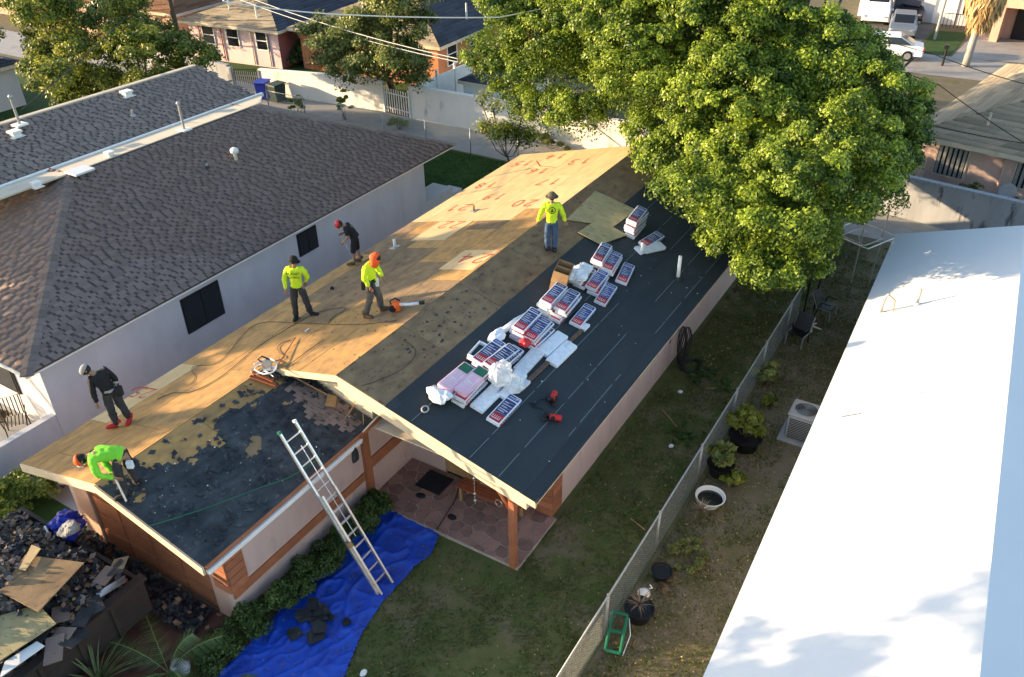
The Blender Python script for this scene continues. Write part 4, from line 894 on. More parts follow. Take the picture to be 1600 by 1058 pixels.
# far right street scene
def car(loc,rz,mt,label,L=4.5,W_=1.75,Hh=1.45):
    R=empty('parked_car',loc,label,'car',rz=rz)
    prof=[(-L/2,.35),(-L/2+.05,.75),(-L/2+.9,.9),(-L/2+1.55,Hh-.05),(L/2-1.5,Hh),(L/2-.55,.98),(L/2-.02,.85),(L/2,.35)]
    m=MB(); V=[];F=[]; n=len(prof)
    for s,k in ((-1,1),(-.9,1),(.9,1),(1,1)):
        for x,z in prof:
            yy=W_/2*s*(1 if z<.95 else .80); V.append((x*(.97 if abs(s)==1 else 1),yy,z-(.0 if abs(s)<1 else .04)))
    for j in range(3):
        for i in range(n): F.append((j*n+i,(j+1)*n+i,(j+1)*n+(i+1)%n,j*n+(i+1)%n))
    F.append(tuple(range(n))); F.append(tuple(range(4*n-1,3*n-1,-1))); m.add(V,F); o=m.build('body',mt,R,smooth=False); bevel(o,.05,3)
    def quad(n_,p): mm=MB(); mm.prism(p,(0,0,.012)); mm.build(n_,m_glass,R)
    w2=W_*.36
    quad('windscreen',[(-L/2+.98,-w2,.95),(-L/2+.98,w2,.95),(-L/2+1.52,w2,Hh-.06),(-L/2+1.52,-w2,Hh-.06)]); quad('rear_window',[(L/2-1.45,-w2,Hh-.02),(L/2-1.45,w2,Hh-.02),(L/2-.62,w2,1.02),(L/2-.62,-w2,1.02)])
    for s in (-1,1):
        mm=MB(); mm.prism([(-L/2+1.1,s*W_*.455,.95),(L/2-.8,s*W_*.455,.98),(L/2-1.5,s*W_*.405,Hh-.08),(-L/2+1.6,s*W_*.405,Hh-.1)],(0,s*.012,.01)); mm.build('side_window',m_glass,R)
        for x in (-L/2+.85,L/2-.9):
            mm=MB(); mm.tube([(x,s*(W_/2-.2),.32),(x,s*(W_/2+.01),.32)],.32,14); wl=mm.build('wheel',m_black,R); mm=MB(); mm.tube([(x,s*(W_/2),.32),(x,s*(W_/2+.02),.32)],.2,10); mm.build('rim',m_alu,wl)
        mm=MB(); mm.sph((-L/2+.08,s*W_*.36,.66),(.08,.2,.08),8); mm.build('headlight',m_alu,R); mm=MB(); mm.b2(L/2-.06,L/2+.01,s*W_*.4-.15,s*W_*.4+.15,.7,.85); mm.build('tail_light',m_red,R)
        mm=MB(); mm.b2(-L/2+1.25,-L/2+1.4,s*W_*.5-.02,s*W_*.5+.16*s if s>0 else s*W_*.5+.02,.92,1.04) if s>0 else mm.b2(-L/2+1.25,-L/2+1.4,-W_*.5-.16,-W_*.5+.02,.92,1.04); mm.build('mirror',mt,R)
m_silver=MAT('silver_car_paint',(.22,.24,.27),rough=.3,metal=.5); m_wcar=MAT('white_car_paint',(.80,.80,.80),rough=.25); m_dcar=MAT('dark_car_paint',(.03,.03,.035),rough=.25)
car(G(1408,52),RD(90+8),m_silver,'silver sedan parked nose out in the far driveway'); car(G(1420,28),RD(98),m_dcar,'dark car parked behind the silver sedan in the far driveway'); car(G(1380,88),RD(10),m_wcar,'white car on the far street half hidden by the big tree'); car(G(1368,30),RD(98),m_wcar,'white van like car seen through the tree top at far right',5,1.9,1.9)
fh=hiphouse('peach_garage_house',-2.3,68.2,14,9,RD(-4),3.0,.35,m_pinkwarm,(m_shS,m_shS,m_shS,m_shS),'peach walled house with dark open garage at top right',.5)
m=MB(); m.b2(.9,3.4,-.12,-.02,0,2.2); m.build('garage_shade_panel',m_black,fh); m=MB(); m.prism([(-.4,-1.6,2.9),(4.6,-1.6,2.9),(2.1,-1.6,4.2)],(0,3.5,0)); m.build('porch_gable',m_pinkwarm,fh)  # flat black panel stands in for the shaded inside of the open garage
for s in (-.2,4.2): m=MB(); m.b2(s,s+.5,-1.6,0,0,2.9); m.build('garage_pier',m_pinkwarm,fh)
m=MB(); m.b2(-.2,4.7,-1.62,-1.3,2.25,2.9); m.build('lintel',m_pinkwarm,fh)
m=MB(); m.b2(6,9,-.1,-.02,.2,2.2); m.build('dark_screen',m_shO,fh)
f2=hiphouse('grey_house',-12,70.5,8.4,9,RD(2),2.9,.3,m_wallN,(m_shS,)*4,'grey house with white door behind the parked cars',.5)
m=MB(); m.b2(5.2,6.7,-.1,-.02,0,2.1); m.build('white_door',m_white,f2); lwin(f2,'f',7.6,.8,1.0,1.2,8.4,9); m=MB(); m.b2(1.3,4.2,-.1,-.02,0,2.2); m.build('garage_door',MAT('dark_slate_door',(.09,.09,.12)),f2)
R=empty('metal_railing',G(1472,42),'dark metal railing in front of the grey house','railing'); 
for i in range(9): m=MB(); m.tube([(i*.25,0,0),(i*.25,0,.95)],.02,5); m.build('baluster',m_black,R)
m=MB(); m.tube([(0,0,.95),(2,0,.95)],.03,6); m.build('rail',m_black,R)
for px,h_,lb in (((1460,62),6,'slim pale street pole on the far lawn'),((1388,36),6,'slim pale pole left of the silver sedan')):
    m=MB(); m.tube([(0,0,0),(.15,0,h_)],.09,8); o=m.build('street_pole',m_conc); o.location=G(*px); tag(o,lb,'pole')
R=empty('mailbox_post',G(1472,103),'short black topped post at the far kerb','post'); m=MB(); m.tube([(0,0,0),(0,0,1.0)],.07,8); m.build('post',m_black,R); m=MB(); m.tube([(0,-.12,1.15),(0,.22,1.15)],.14,10); m.build('box',m_black,R)
# palm with thatch
R=empty('palm_tree',G(1508,104),'palm tree with skirt of dry thatch by the far driveway','palm tree')
m=MB(); m.tube([(0,0,0),(.05,0,2),(.12,.1,4.3)],[.24,.2,.19],12); m.build('trunk',m_conc,R,smooth=True)
rg=np.random.default_rng(5); n=2600; a=rg.uniform(0,6.28,n); z=rg.uniform(2.6,5.6,n); r_=.35+.75*np.sin(np.clip((z-2.4)/3.4,0,1)*3.0)*rg.uniform(.5,1,n)
P=np.stack([.12+r_*np.cos(a),.1+r_*np.sin(a),z],1); N=np.stack([np.cos(a),np.sin(a),0*a],1); V,F=leaves(P,N,.55,rg,.12,.3,2.0); fastmesh('thatch',V,F,m_thatch,rg.random(n),parent=R)
V,F=leaves(P[:900]*np.array([1.5,1.5,1])+np.array([0,0,1.9]),N[:900],.8,rg,.08,.5); fastmesh('crown',V,F,m_palm,rg.random(900),parent=R)

# ================= TREES ==================================================
def tree(name,base,clumps,n,size,mt,seed,label,poly=None,trunk_r=.25,branch=12,tuft=None,flat=.8,asp=.55,tuftr=(.22,.5),inner=.12):
    rg=np.random.default_rng(seed); R=empty(name,base,label,'tree')
    C=np.array([c[:3] for c in clumps],float); Rr=np.array([c[3] for c in clumps],float)
    nt_=tuft or n//110
    T,D,k=clumpcloud(C,Rr,nt_,rg,flat,.82)
    # drop tufts deep inside other clumps
    dmin=np.min([np.linalg.norm((T-C[i])/np.array([1,1,flat]),axis=1)/Rr[i]+(k==i)*9 for i in range(len(C))],axis=0); keep=dmin>.72
    keep&=np.array([noise.noise(Vector(v)*.55)+.6*noise.noise(Vector(v)*1.4)>-.22 for v in T])
    T=T[keep];D=D[keep]
    if poly is not None:
        px,py=nproj(T); keep=inpoly(px,py,poly); T=T[keep];D=D[keep]
    tr=rg.uniform(*tuftr,len(T)); per=rg.multinomial(n,tr**2/(tr**2).sum()); idx=np.repeat(np.arange(len(T)),per)
    d=rg.normal(size=(len(idx),3)); d/=np.linalg.norm(d,axis=1)[:,None]; d[:,2]=np.where(d[:,2]<-.2,-d[:,2],d[:,2])
    P=T[idx]+d*(tr[idx]*(.25+1.0*rg.random(len(idx))))[:,None]
    Nv=D[idx]*.5+d+np.array([0,0,.35]); sh=np.clip(.42+.26*rg.normal(size=len(T))[idx]+.26*rg.normal(size=len(idx)),0,1)
    # sparse inner leaves so the crown is not hollow, darker tint painting the shade inside
    ni=int(n*inner); k2=rg.choice(len(C),ni,p=Rr**2/(Rr**2).sum()); d2=rg.normal(size=(ni,3)); d2/=np.linalg.norm(d2,axis=1)[:,None]; P2=C[k2]+d2*(Rr[k2]*rg.random(ni)**.5*.85)[:,None]*np.array([1,1,flat])
    if poly is not None:
        px,py=nproj(P2); kk=inpoly(px,py,poly); P2=P2[kk];d2=d2[kk]
    P=np.concatenate([P,P2]);Nv=np.concatenate([Nv,d2]);sh=np.concatenate([sh,rg.random(len(P2))*.4])
    ok=P[:,2]>.3; P=P[ok];Nv=Nv[ok];sh=sh[ok]
    V,F=leaves(P-np.array(base),Nv,size,rg,asp,.7); fastmesh('crown',V,F,mt,sh,parent=R)
    b=Vector(base); cz=C.mean(0); m=MB(); top=Vector((cz[0],cz[1],cz[2]*.75))-b; m.tube([(0,0,-.1),top*.3+Vector((.1,0,0)),top*.6],[trunk_r*1.2,trunk_r,trunk_r*.7],12); m.build('trunk',m_bark,R,smooth=True)
    m=MB(); o_=sorted(range(len(C)),key=lambda i:-Rr[i])[:branch]
    for i in o_:
        e=Vector(C[i])-b; m.tube([top*.45,top*.45+(e-top*.45)*.5+Vector((0,0,-.3)),e],[trunk_r*.5,trunk_r*.3,.04],7)
    m.build('branches',m_bark,R,smooth=True); return R

BIGPOLY=[(712,95),(722,62),(755,45),(762,30),(742,14),(745,-400),(1240,-400),(1262,10),(1318,18),(1352,48),(1392,84),(1405,112),(1440,128),(1462,160),(1445,190),(1436,250),(1412,275),(1424,322),(1408,342),(1365,336),(1352,352),(1318,345),(1316,388),(1302,412),(1280,436),(1262,462),(1218,470),(1182,458),(1150,440),(1150,402),(1152,388),(1118,400),(1098,412),(1062,398),(1050,372),(1058,352),(1030,334),(1000,322),(986,292),(990,262),(970,238),(940,232),(905,240),(862,236),(835,222),(796,196),(790,160),(752,132),(735,112)]
rg=np.random.default_rng(21); CL=[]
cc=np.array([-9.2,31.5,7.2])
for i in range(46):
    u=rg.normal(size=3); u/=np.linalg.norm(u); u[2]=abs(u[2])*.9-.25
    CL.append((*(cc+u*np.array([7.8,6.6,4.8])*rg.uniform(.75,1.0)),rg.uniform(1.7,2.7)))
for x,y,z,r in ((-5.2,24.0,3.9,1.7),(-4.6,22.6,3.3,1.1),(-6.6,24.4,4.6,1.9),(-4.4,25.2,4.6,1.9),(-7.6,25.4,5.0,2.0),(-5.6,26.4,5.6,2.4),(-3.2,27.2,4.9,1.9),(-8.4,24.6,4.4,1.3),(-9.0,26.6,5.6,2.2),(-2.6,30.2,5.0,2.3),(-11.2,28.2,5.6,2.2),(-13.4,30.5,5.2,2.3),(-15.8,32.3,4.8,2.0),(-17.4,33.6,4.4,1.7),(-15.2,34,6.4,2.5),(-17,35.2,6.6,2.2),(-3.4,32.5,6.5,2.8),(-7.5,28.6,7.5,2.7),(-10.5,29.5,7.8,2.8),(-6.2,30.5,8.8,2.6),(-3.0,34.4,5.5,2.2),(-8.2,23.2,4.1,.9),(-7.4,23.6,3.9,1.3),(-6.6,22.9,3.7,1.2),(-8.8,24.8,4.2,1.5),(-9.6,25.8,4.6,1.6),(-5.6,23.0,4.2,1.3),(-5.0,22.2,4.6,1.0),(-4.4,23.6,5.2,1.4),(-7.2,25.6,6.4,2.0),(-9.4,27.4,6.6,2.2),(-5.8,27.6,7.2,2.3),(-4.2,29.6,6.8,2.4),(-3.4,25.6,3.4,1.2),(-2.6,28.6,3.4,1.5),(-4.6,22.2,5.2,1.3),(-5.2,21.6,4.6,1.1),(-4.0,24.4,6.0,1.7),(-3.6,26.4,6.2,1.8),(-4.6,21.6,4.4,1.2),(-3.4,22.3,4.2,1.0),(-6.0,21.3,4.6,1.2),(-3.2,23.5,4.5,1.3),(-7,21.0,5,1.0),(-2.8,25,4.6,1.4),(-4.4,21.8,5.7,1.3),(-19.5,29.6,6.2,1.6),(-19.4,30.2,4.8,1.3),(-18,29.8,3.4,1.2),(-16,29.2,3.5,1.4),(-13.6,27.4,4.3,1.4),(-18.5,28.8,7.2,1.7),(-16.6,29.2,5.2,1.8),(-17,31,7,2.2),(-14.5,29.5,7,2.3),(-12.5,28.2,5,1.6),(-4.2,20.9,4.7,1.0),(-5.5,20.2,5.0,.9),(-3.2,21.6,4.3,.9),(-3.0,21.2,5.0,.8),(-4.6,21.3,3.1,1.05),(-5.4,21.7,3.0,1.05),(-4.0,21.8,3.1,.95),(-4.8,22.2,2.8,1.1),(-5.9,22.3,3.2,1.0)): CL.append((x,y,z,r))
tree('big_leafy_tree',(-6.5,29.8,0),CL,760000,.108,m_leaf1,22,'huge leafy yellow green tree overhanging the far end of the roof',BIGPOLY,.45,24,tuft=13000,tuftr=(.10,.38),inner=.42)
def blob(px,z,r,n,seed,sp=1.0,up=1.2):
    rg=np.random.default_rng(seed); c=np.array(G(px[0],px[1],z)); return [(*(c+np.array([rg.normal()*sp,rg.normal()*sp,rg.normal()*sp*.6*up])),r*rg.uniform(.6,1)) for _ in range(n)]
t1=blob((85,60),4.2,1.6,8,1,1.2)+blob((70,20),5.0,1.5,5,2,1.1)+blob((120,110),3.2,1.3,6,3,1.0)+blob((60,120),2.6,1.2,4,30,.9)
b=G(110,215,0); tree('bushy_tree',(b.x,b.y,0),t1,42000,.17,m_leaf2,31,'round bushy tree at the upper left, left one of the two',None,.2,8)
t2=blob((230,60),4.2,1.4,7,4,1.1)+blob((200,110),2.8,1.5,7,5,1.2)+blob((255,110),3.0,1.3,6,6,1.0)+blob((170,130),1.8,1.2,5,7,.9)
b=G(240,180,0); tree('bushy_tree',(b.x,b.y,0),t2,48000,.17,m_leaf2,32,'wide bushy tree between the utility pole and its round neighbour',None,.2,8)
t3=blob((590,30),5.0,1.6,7,8,1.2)+blob((560,70),3.6,1.5,7,9,1.1)+blob((630,80),3.6,1.5,7,10,1.1)+blob((600,0),6.0,1.5,5,11,1.0)+blob((640,115),2.2,1.0,4,12,.6)+blob((530,85),2.9,1.0,4,13,.7)
b=G(612,142,0); tree('alley_tree',(b.x,b.y,0),t3,60000,.16,m_leaf3,33,'olive green tree in front of the orange house behind the whitewashed wall',None,.22,10)
t4=blob((15,15),5,1.6,6,14,1.4); b=G(10,110,0); tree('dark_tree',(b.x-3,b.y+8,0),[(c[0]-2,c[1]+8,c[2],c[3]) for c in t4],14000,.2,m_hedge,34,'dark tree at the extreme upper left corner',None,.2,5)
# bushes behind and along
bush('banana_like_bush',G(470,100),1.6,1.2,1.7,2600,.22,m_hedge,41,'dark shrub against the coral side wall of the pale pink house','shrub',asp=.3)
bush('reddish_bush',G(505,112),1.3,1.0,1.4,2200,.18,m_dryleaf,42,'reddish brown shrub left of the olive alley tree','shrub')
bush('low_hedge',G(312,82),1.6,.5,.9,2600,.12,m_hedge,43,'trimmed dark hedge before the pale pink wall','hedge')
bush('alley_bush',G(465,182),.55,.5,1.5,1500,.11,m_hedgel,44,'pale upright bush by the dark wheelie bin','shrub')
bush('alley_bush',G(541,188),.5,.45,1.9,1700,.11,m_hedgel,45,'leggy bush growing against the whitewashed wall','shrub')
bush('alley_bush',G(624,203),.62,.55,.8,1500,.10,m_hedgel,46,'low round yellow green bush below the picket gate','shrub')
bush('tall_grass',G(860,232),1.4,.5,.8,2600,.2,m_leaf3,47,'rough grass and weeds at the far edge of the plywood roof','grass clump',asp=.12)
bush('tall_grass',G(930,228),1.2,.5,.7,2000,.2,m_leaf3,48,'weedy grass between the alley wall and the ridge end','grass clump',asp=.12)
t5=[(*G(770,170,2.6),.55),(*G(815,185,2.9),.45),(*G(752,160,2.4),.4),(*G(790,215,2.0),.6),(*G(812,222,1.7),.6),(*G(760,205,1.8),.35)]
b=G(798,272,0); tree('young_tree',(b.x,b.y,0),t5,4200,.13,m_leaf2,49,'young thin tree behind the left eave of the plywood roof',None,.05,6,tuft=160)
# trees standing outside the picture on the sun side, in the left neighbours front garden
rg=np.random.default_rng(77)
def shade_tree(x,y,h,r,seed,label,n=16000,br=.5,lo=-.2,hi=.34):
    rg=np.random.default_rng(seed); cl=[(x+rg.normal()*r*br,y+rg.normal()*r*br,h*.6+rg.uniform(lo,hi)*h,r*.5*rg.uniform(.6,1)) for _ in range(12)]
    return tree('garden_tree',(x,y,0),cl,n,.22,m_leaf2,seed,label,None,.2,8)
shade_tree(-34.5,3.6,9.3,2.6,78,'nearer leafy tree in the yard left of the picture, outside the view',60000,.45,-.1,.23)
shade_tree(-34.0,7.0,9.1,2.2,79,'farther leafy tree in the yard left of the picture, outside the view',55000,.45,-.1,.23)
shade_tree(-24.0,1.9,5.2,1.1,80,'small garden tree in front of the left terrace, outside the view',12000,.4,-.1,.25)
shade_tree(-31.0,1.0,6.4,1.8,85,'low spreading garden tree left of the terrace, outside the view',26000,.9,.2,.3)
shade_tree(-17.5,-1.2,8.6,1.9,84,'tall front yard tree beside the driveway entrance, outside the view',6500,.8)

# lit hedge bottom left, shrubs along the wing wall
for i,(px,rx,h_) in enumerate((((22,800),.75,1.0),((62,775),.7,1.0),((98,762),.6,.95),((-10,835),.8,1.0))):
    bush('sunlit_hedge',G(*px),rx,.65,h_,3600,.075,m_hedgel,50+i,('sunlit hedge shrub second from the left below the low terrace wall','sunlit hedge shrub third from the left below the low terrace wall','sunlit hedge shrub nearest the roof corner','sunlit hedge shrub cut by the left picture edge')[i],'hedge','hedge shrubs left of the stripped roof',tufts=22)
hp=[(-10.45,5.75,.55,.72),(-10.35,6.55,.5,.8),(-10.25,7.3,.48,.8),(-10.2,8.0,.5,.85),(-10.2,8.65,.48,.75),(-10.25,9.25,.45,.7),(-10.2,9.95,.5,.8),(-10.3,10.5,.45,.75)]
nmz=['nearest the wall corner','second from the wall corner','third from the wall corner','fourth from the wall corner','just left of the ladder','just right of the ladder','next to last before the porch','closest to the porch']
for i,(x,y,r_,h_) in enumerate(hp): bush('wall_shrub',(x,y,0),r_,r_,h_,4200,.07,m_hedge,70+i,'dark green shrub below the stripped wing wall, '+nmz[i],'shrub','shrubs along the wall beside the blue tarp',tufts=20)
# fronds and spiky plant at the bottom edge
def frondplant(name,loc,n,L,label,seed,mt,cat,droop=.8,wd=.05,leafl=.35):
    rg=np.random.default_rng(seed); R=empty(name,loc,label,cat)
    for i in range(n):
        a=rg.uniform(0,6.28); el=rg.uniform(.5,1.3); pts=[]
        for k in range(9):
            t=k/8; rr=L*t*math.cos(el)*(1+.2*t); z=L*t*math.sin(el)-droop*L*t*t*.6; pts.append(Vector((rr*math.cos(a),rr*math.sin(a),max(.05,z+.2))))
        if leafl:
            m=MB(); m.tube(pts,.010,4); st_=m.build('frond',m_palm_stem,R); V=[];F=[]
            for k in range(28):
                t=.15+.85*k/28; f=t*8; j=min(7,int(f)); p=pts[j].lerp(pts[j+1],f-j); d=(pts[j+1]-pts[j]).normalized(); s=d.cross(ZZ).normalized()
                for sg in (-1,1):
                    l=leafl*(1-.6*abs(t-.5)); e=p+(s*sg+d*.6-ZZ*.35).normalized()*l; b_=len(V); V+=[p-d*.012,p+d*.012,e]; F.append((b_,b_+1,b_+2))
            fastmesh('leaflets',[tuple(v) for v in V],F,mt,rg.random(len(F)),parent=st_)
        else:
            m=MB()
            for k in range(8):
                d=(pts[k+1]-pts[k]).normalized(); s=d.cross(ZZ).normalized(); w0=wd*(1-k/8.5);w1=wd*(1-(k+1)/8.5)
                m.add([pts[k]-s*w0/2,pts[k]+s*w0/2,pts[k+1]+s*w1/2,pts[k+1]-s*w1/2],[(0,1,2,3)])
            m.build('blade',mt,R)
    return R
m_palm_stem=MAT('palm_stem',(.16,.20,.07),rough=.6); m_blade=MAT('blade_leaf',(.10,.17,.06),(.20,.22,.10),7,.55,transl=.2); m_dryblade=MAT('dry_blade',(.26,.19,.12),(.18,.13,.09),7,.8)
frondplant('palm_shrub',G(268,1062,0),15,1.55,'drooping palm fronds at the bottom edge left of the tarp',81,m_palm,'palm')
frondplant('spiky_plant',G(160,1078,0),60,1.15,'pale green spiky bladed plant at the bottom left edge',82,m_blade,'plant',.5,.05,0)
frondplant('palm_shrub',G(372,1110,0),6,.6,'palm leaves peeking over the bottom edge below the tarp',83,m_palm,'palm')

# ================= WORK THINGS ON THE ROOF ================================
def wm(label,cat,name,loc,rot,group=None):
    R=empty(name,loc,label,cat,group); R.rotation_euler=rot; return R
tiltR=math.atan(-bR)   # slope angle of right side (falls towards +X)
def rotR(rz=0): return (Matrix.Rotation(tiltR,3,'Y')@Matrix.Rotation(rz,3,'Z')).to_euler()
def rotL(rz=0): return (Matrix.Rotation(-math.atan(bL),3,'Y')@Matrix.Rotation(rz,3,'Z')).to_euler()
def rotW(rz=0): return (Matrix.Rotation(math.atan(-bW),3,'Y')@Matrix.Rotation(rz,3,'Z')).to_euler()
# --- shingle bundles: body + printed wrapper
def bundle_meshes(kind):
    """long side along Y (1.0), short X (.34), height .085"""
    b=MB(); n=8
    prof=[(-.17,0),(.17,0),(.175,.03),(.165,.078),(.12,.088),(-.12,.088),(-.165,.078),(-.175,.03)]
    ys=[-.5,-.47,.47,.5]; sc=[.93,1,1,.93]; V=[]
    for y,s in zip(ys,sc):
        for x,z in prof: V.append((x*s,y,.043+(z-.043)*s))
    F=[]
    for i in range(3):
        for k in range(8): F.append((i*8+k,i*8+(k+1)%8,(i+1)*8+(k+1)%8,(i+1)*8+k))
    F.append(tuple(range(7,-1,-1))); F.append(tuple(24+k for k in range(8))); b.add(V,F)
    body=b.mesh('bundle_body',{'white':m_bw,'pink':m_bpink}.get(kind,m_bw),False)
    parts=[]
    if kind!='white':
        z=.0905; cols={'navy':[(m_bred,-.47,-.22),(m_bblue,-.22,.30),(m_bw,.30,.34),(m_bblue,.34,.47)],'pink':[(m_bpink,-.47,.2),(m_bgreen,.2,.47)]}[kind]
        for mt,y0,y1 in cols:
            if mt is m_bw: continue
            q=MB(); q.b2(-.135,.135,y0,y1,z-.004,z)
            q.b2(.172,.178,y0,y1,.02,.07)
            nm={'bundle_red':'red_print','bundle_navy':'navy_print','bundle_pink':'pink_print','bundle_green':'green_print'}[mt.name]; parts.append((nm,q.mesh(nm,mt)))
        q=MB(); r=random.Random(3)  # white lettering marks on the wrapper
        if kind=='navy':
            for k in range(5): ribbon(q,[(-.10+.045*k,-.40),(-.10+.045*k,-.30)],.012,lambda x,y:Vector((x,y,z+.001))); 
            ribbon(q,[(-.10,-.40),(.08,-.40)],.012,lambda x,y:Vector((x,y,z+.0012)))
            for yy,w_ in ((-.12,.16),(-.05,.2),(.04,.12),(.12,.2),(.19,.09)):
                y2=yy
                xx=-.1
                while xx<-.1+w_: l=r.uniform(.012,.03); ribbon(q,[(xx,y2),(min(xx+l,.1),y2)],.018,lambda x,y:Vector((x,y,z+.001))); xx+=l+.012
            for k in range(4): ribbon(q,[(-.09+.05*k,.38),(-.07+.05*k,.42)],.018,lambda x,y:Vector((x,y,z+.001)))
            for k in range(6): ribbon(q,[(-.12,-.2+.1*k),(.12,-.17+.1*k)],.006,lambda x,y:Vector((x,y,z+.0008)))
            # side print strokes
            for k in range(9): q.b2(.178,.1795,-.4+.09*k,-.36+.09*k,.035,.06)
        else:
            ribbon(q,[(-.1,-.2),(.1,-.2),(.1,.12),(-.1,.12),(-.1,-.2)],.012,lambda x,y:Vector((x,y,z+.001))); ribbon(q,[(-.06,-.12),(.06,-.12)],.03,lambda x,y:Vector((x,y,z+.001)))
        parts.append(('wrapper_print',q.mesh('wrapper_print',m_white)))
    return body,parts
BM={k:bundle_meshes(k) for k in ('white','navy','pink')}
ordn=['lowest','second','third','fourth','fifth','sixth','seventh']
def bundle(kind,x,y,lv,rz,label,z0=0):
    R=empty('shingle_bundle',(x,y,zR(x)+.02+z0+lv*.09),label,'shingle bundle','wrapped shingle bundles on the black slope'); R.rotation_euler=rotR(rz)
    body,parts=BM[kind]; link('wrapper',body,R)
    for nm,me in parts:
        q=link(nm,me,R)
        if nm!='red_print' and len(me.polygons)>14: q['kind']='stuff'
def stack(x,y,levels,rz,where,kinds,jit=.035,seed=1):
    r=random.Random(seed)
    for lv in range(levels):
        for s,side in ((-.175,'ridge'),(.175,'eave')):
            k=kinds(lv,s) if callable(kinds) else kinds
            if k is None: continue
            jx=r.uniform(-jit,jit);jy=r.uniform(-jit,jit)*1.6
            bundle(k,x+s+jx,y+jy,lv,rz+r.uniform(-.05,.05),f'{ {"navy":"printed","white":"white","pink":"pink"}[k]} bundle, {ordn[lv] if lv<levels-1 else "topmost"}, {side} side, in the stack {where}')
stack(-8.72,12.15,4,.02,'nearest the front gable',lambda l,s:'pink' if l==3 or (l==2 and s<0) else ('white' if s<0 else 'navy'),.05,1)
bundle('white',-8.18,12.3,0,0,'white shingle bundle lying low beside the frontmost stack'); bundle('white',-8.02,13.0,0,.05,'white shingle bundle low between the two frontmost stacks')
stack(-8.66,13.4,4,-.04,'second from the front',lambda l,s:None if (l==3 and s<0) else 'navy',.06,2)
bundle('white',-8.12,13.98,0,.03,'white shingle bundle lying low beside the second stack from the front')
stack(-8.56,14.9,4,.03,'third from the front',lambda l,s:None if (l==3 and s>0) else ('navy' if (l+s)>0 else 'white'),.07,3); bundle('white',-8.02,14.95,0,-.04,'white shingle bundle low on the eave side of the third stack'); bundle('white',-7.68,14.8,0,-.02,'white shingle bundle farthest towards the eave beside the third stack')
stack(-8.58,16.35,5,.05,'just below the cardboard box',lambda l,s:None if (l==4 and s>0) else ('navy' if s>0 or l==4 else 'white'),.06,4); bundle('navy',-7.98,16.5,0,.06,'printed shingle bundle low beside the stack below the cardboard box')
stack(-8.55,17.95,3,.12,'with the pale wrapper on top',lambda l,s:None if (l==2 and s>0) else ('white' if (l==2 and s<0) else 'navy'),.09,5); bundle('navy',-7.95,17.8,0,.12,'printed shingle bundle low beside the pale wrapper stack')
stack(-8.6,19.15,4,.14,'touching the loose plywood',lambda l,s:None if (l==3 and s>0) else 'navy',.09,6); bundle('navy',-7.98,19.1,0,.2,'printed shingle bundle low beside the stack touching the loose plywood')
stack(-8.55,21.5,6,.05,'farthest back under the tree',lambda l,s:None if s>0 else 'navy',.04,7); bundle('navy',-8.15,21.35,0,-.15,'printed shingle bundle low beside the farthest stack'); bundle('white',-8.0,20.9,0,-.45,'white shingle bundle lying askew at the foot of the farthest stack')
bundle('navy',-7.72,12.22,0,.02,'printed shingle bundle of the lone front pair, on the eave side')
# plastic: crumpled film ball, roll, sheet
def crumple(name,loc,r,mt,label,seed,sc=(1,1,1),cat='plastic film'):
    m=MB(); m.sph((0,0,0),r,26); V=[]
    for v in m.v:
        p=Vector(v); k=1+.45*noise.noise(p*5+Vector((seed,0,0)))+.22*noise.noise(p*14+Vector((0,seed,0))); V.append((p.x*k*sc[0],p.y*k*sc[1],max(-r*.55,p.z*k)*sc[2]))
    m.v=V; o=m.build(name,mt); o.location=loc; return tag(o,label,cat)
x=-8.05; crumple('crumpled_film',(x-.1,12.75,zR(x)+.45),.27,m_film,'crumpled clear plastic film bulging over the two frontmost stacks',2,(1,1.1,1.1)); crumple('crumpled_film',(-7.9,12.95,zR(-7.9)+.2),.24,m_film,'smaller wad of clear film slumped below the big crumpled film',7)
x=-9.05; m=MB(); m.tube([(0,-.55,.09),(0,0,.10),(.03,.5,.09)],[.08,.10,.09],14); m.tube([(0,.5,.09),(0,.52,.09)],.07,12); R=wm('roll of pale grey plastic on the black slope above the third stack','plastic roll','plastic_roll',(x,14.95,zR(x)+.02),rotR(-.1)); m.build('roll',m_bw,R,smooth=True)
crumple('crumpled_wrapper',(-9.1,14.2,zR(-9.1)+.1),.17,m_bw,'crumpled white wrapper between the roll and the grey tray',9,(1.1,1.6,.6),'wrapper'); crumple('crumpled_wrapper',(-8.9,11.45,zR(-8.9)+.2),.2,m_bw,'crumpled white wrapper at the front end of the pink stack',12,(1.5,1.0,.8),'wrapper')
crumple('crumpled_wrapper',(-8.75,17.6,zR(-8.75)+.38),.3,m_bw,'crumpled pale wrapper over the stack beyond the cardboard box',15,(1.0,1.3,.5),'wrapper')
crumple('red_wrapper',(-8.35,14.25,zR(-8.35)+.3),.13,m_bred,'crumpled red wrapper between the second and third stacks',17,(1.1,1.2,.7),'wrapper')
# grey tray/crate with tools on second stack
R=wm('white rimmed grey tray lying on the black slope beside the second stack','tray','tray',(-9.0,13.25,zR(-9.0)+.12),rotR(.1)); m=MB()
for a in ((-.2,-.17,-.3,.3),(.17,.2,-.3,.3),(-.17,.17,-.3,-.27),(-.17,.17,.27,.3)): m.b2(a[0],a[1],a[2],a[3],0,.16)
bevel(m.build('rim',m_bw,R),.01); m=MB(); m.b2(-.17,.17,-.27,.27,.0,.06); m.build('tray_bed',m_dkgreen,R)
m=MB(); m.tube([(-.08,-.15,.08),(.05,.12,.1)],.03,8); m.build('tool_handle',m_black,R)
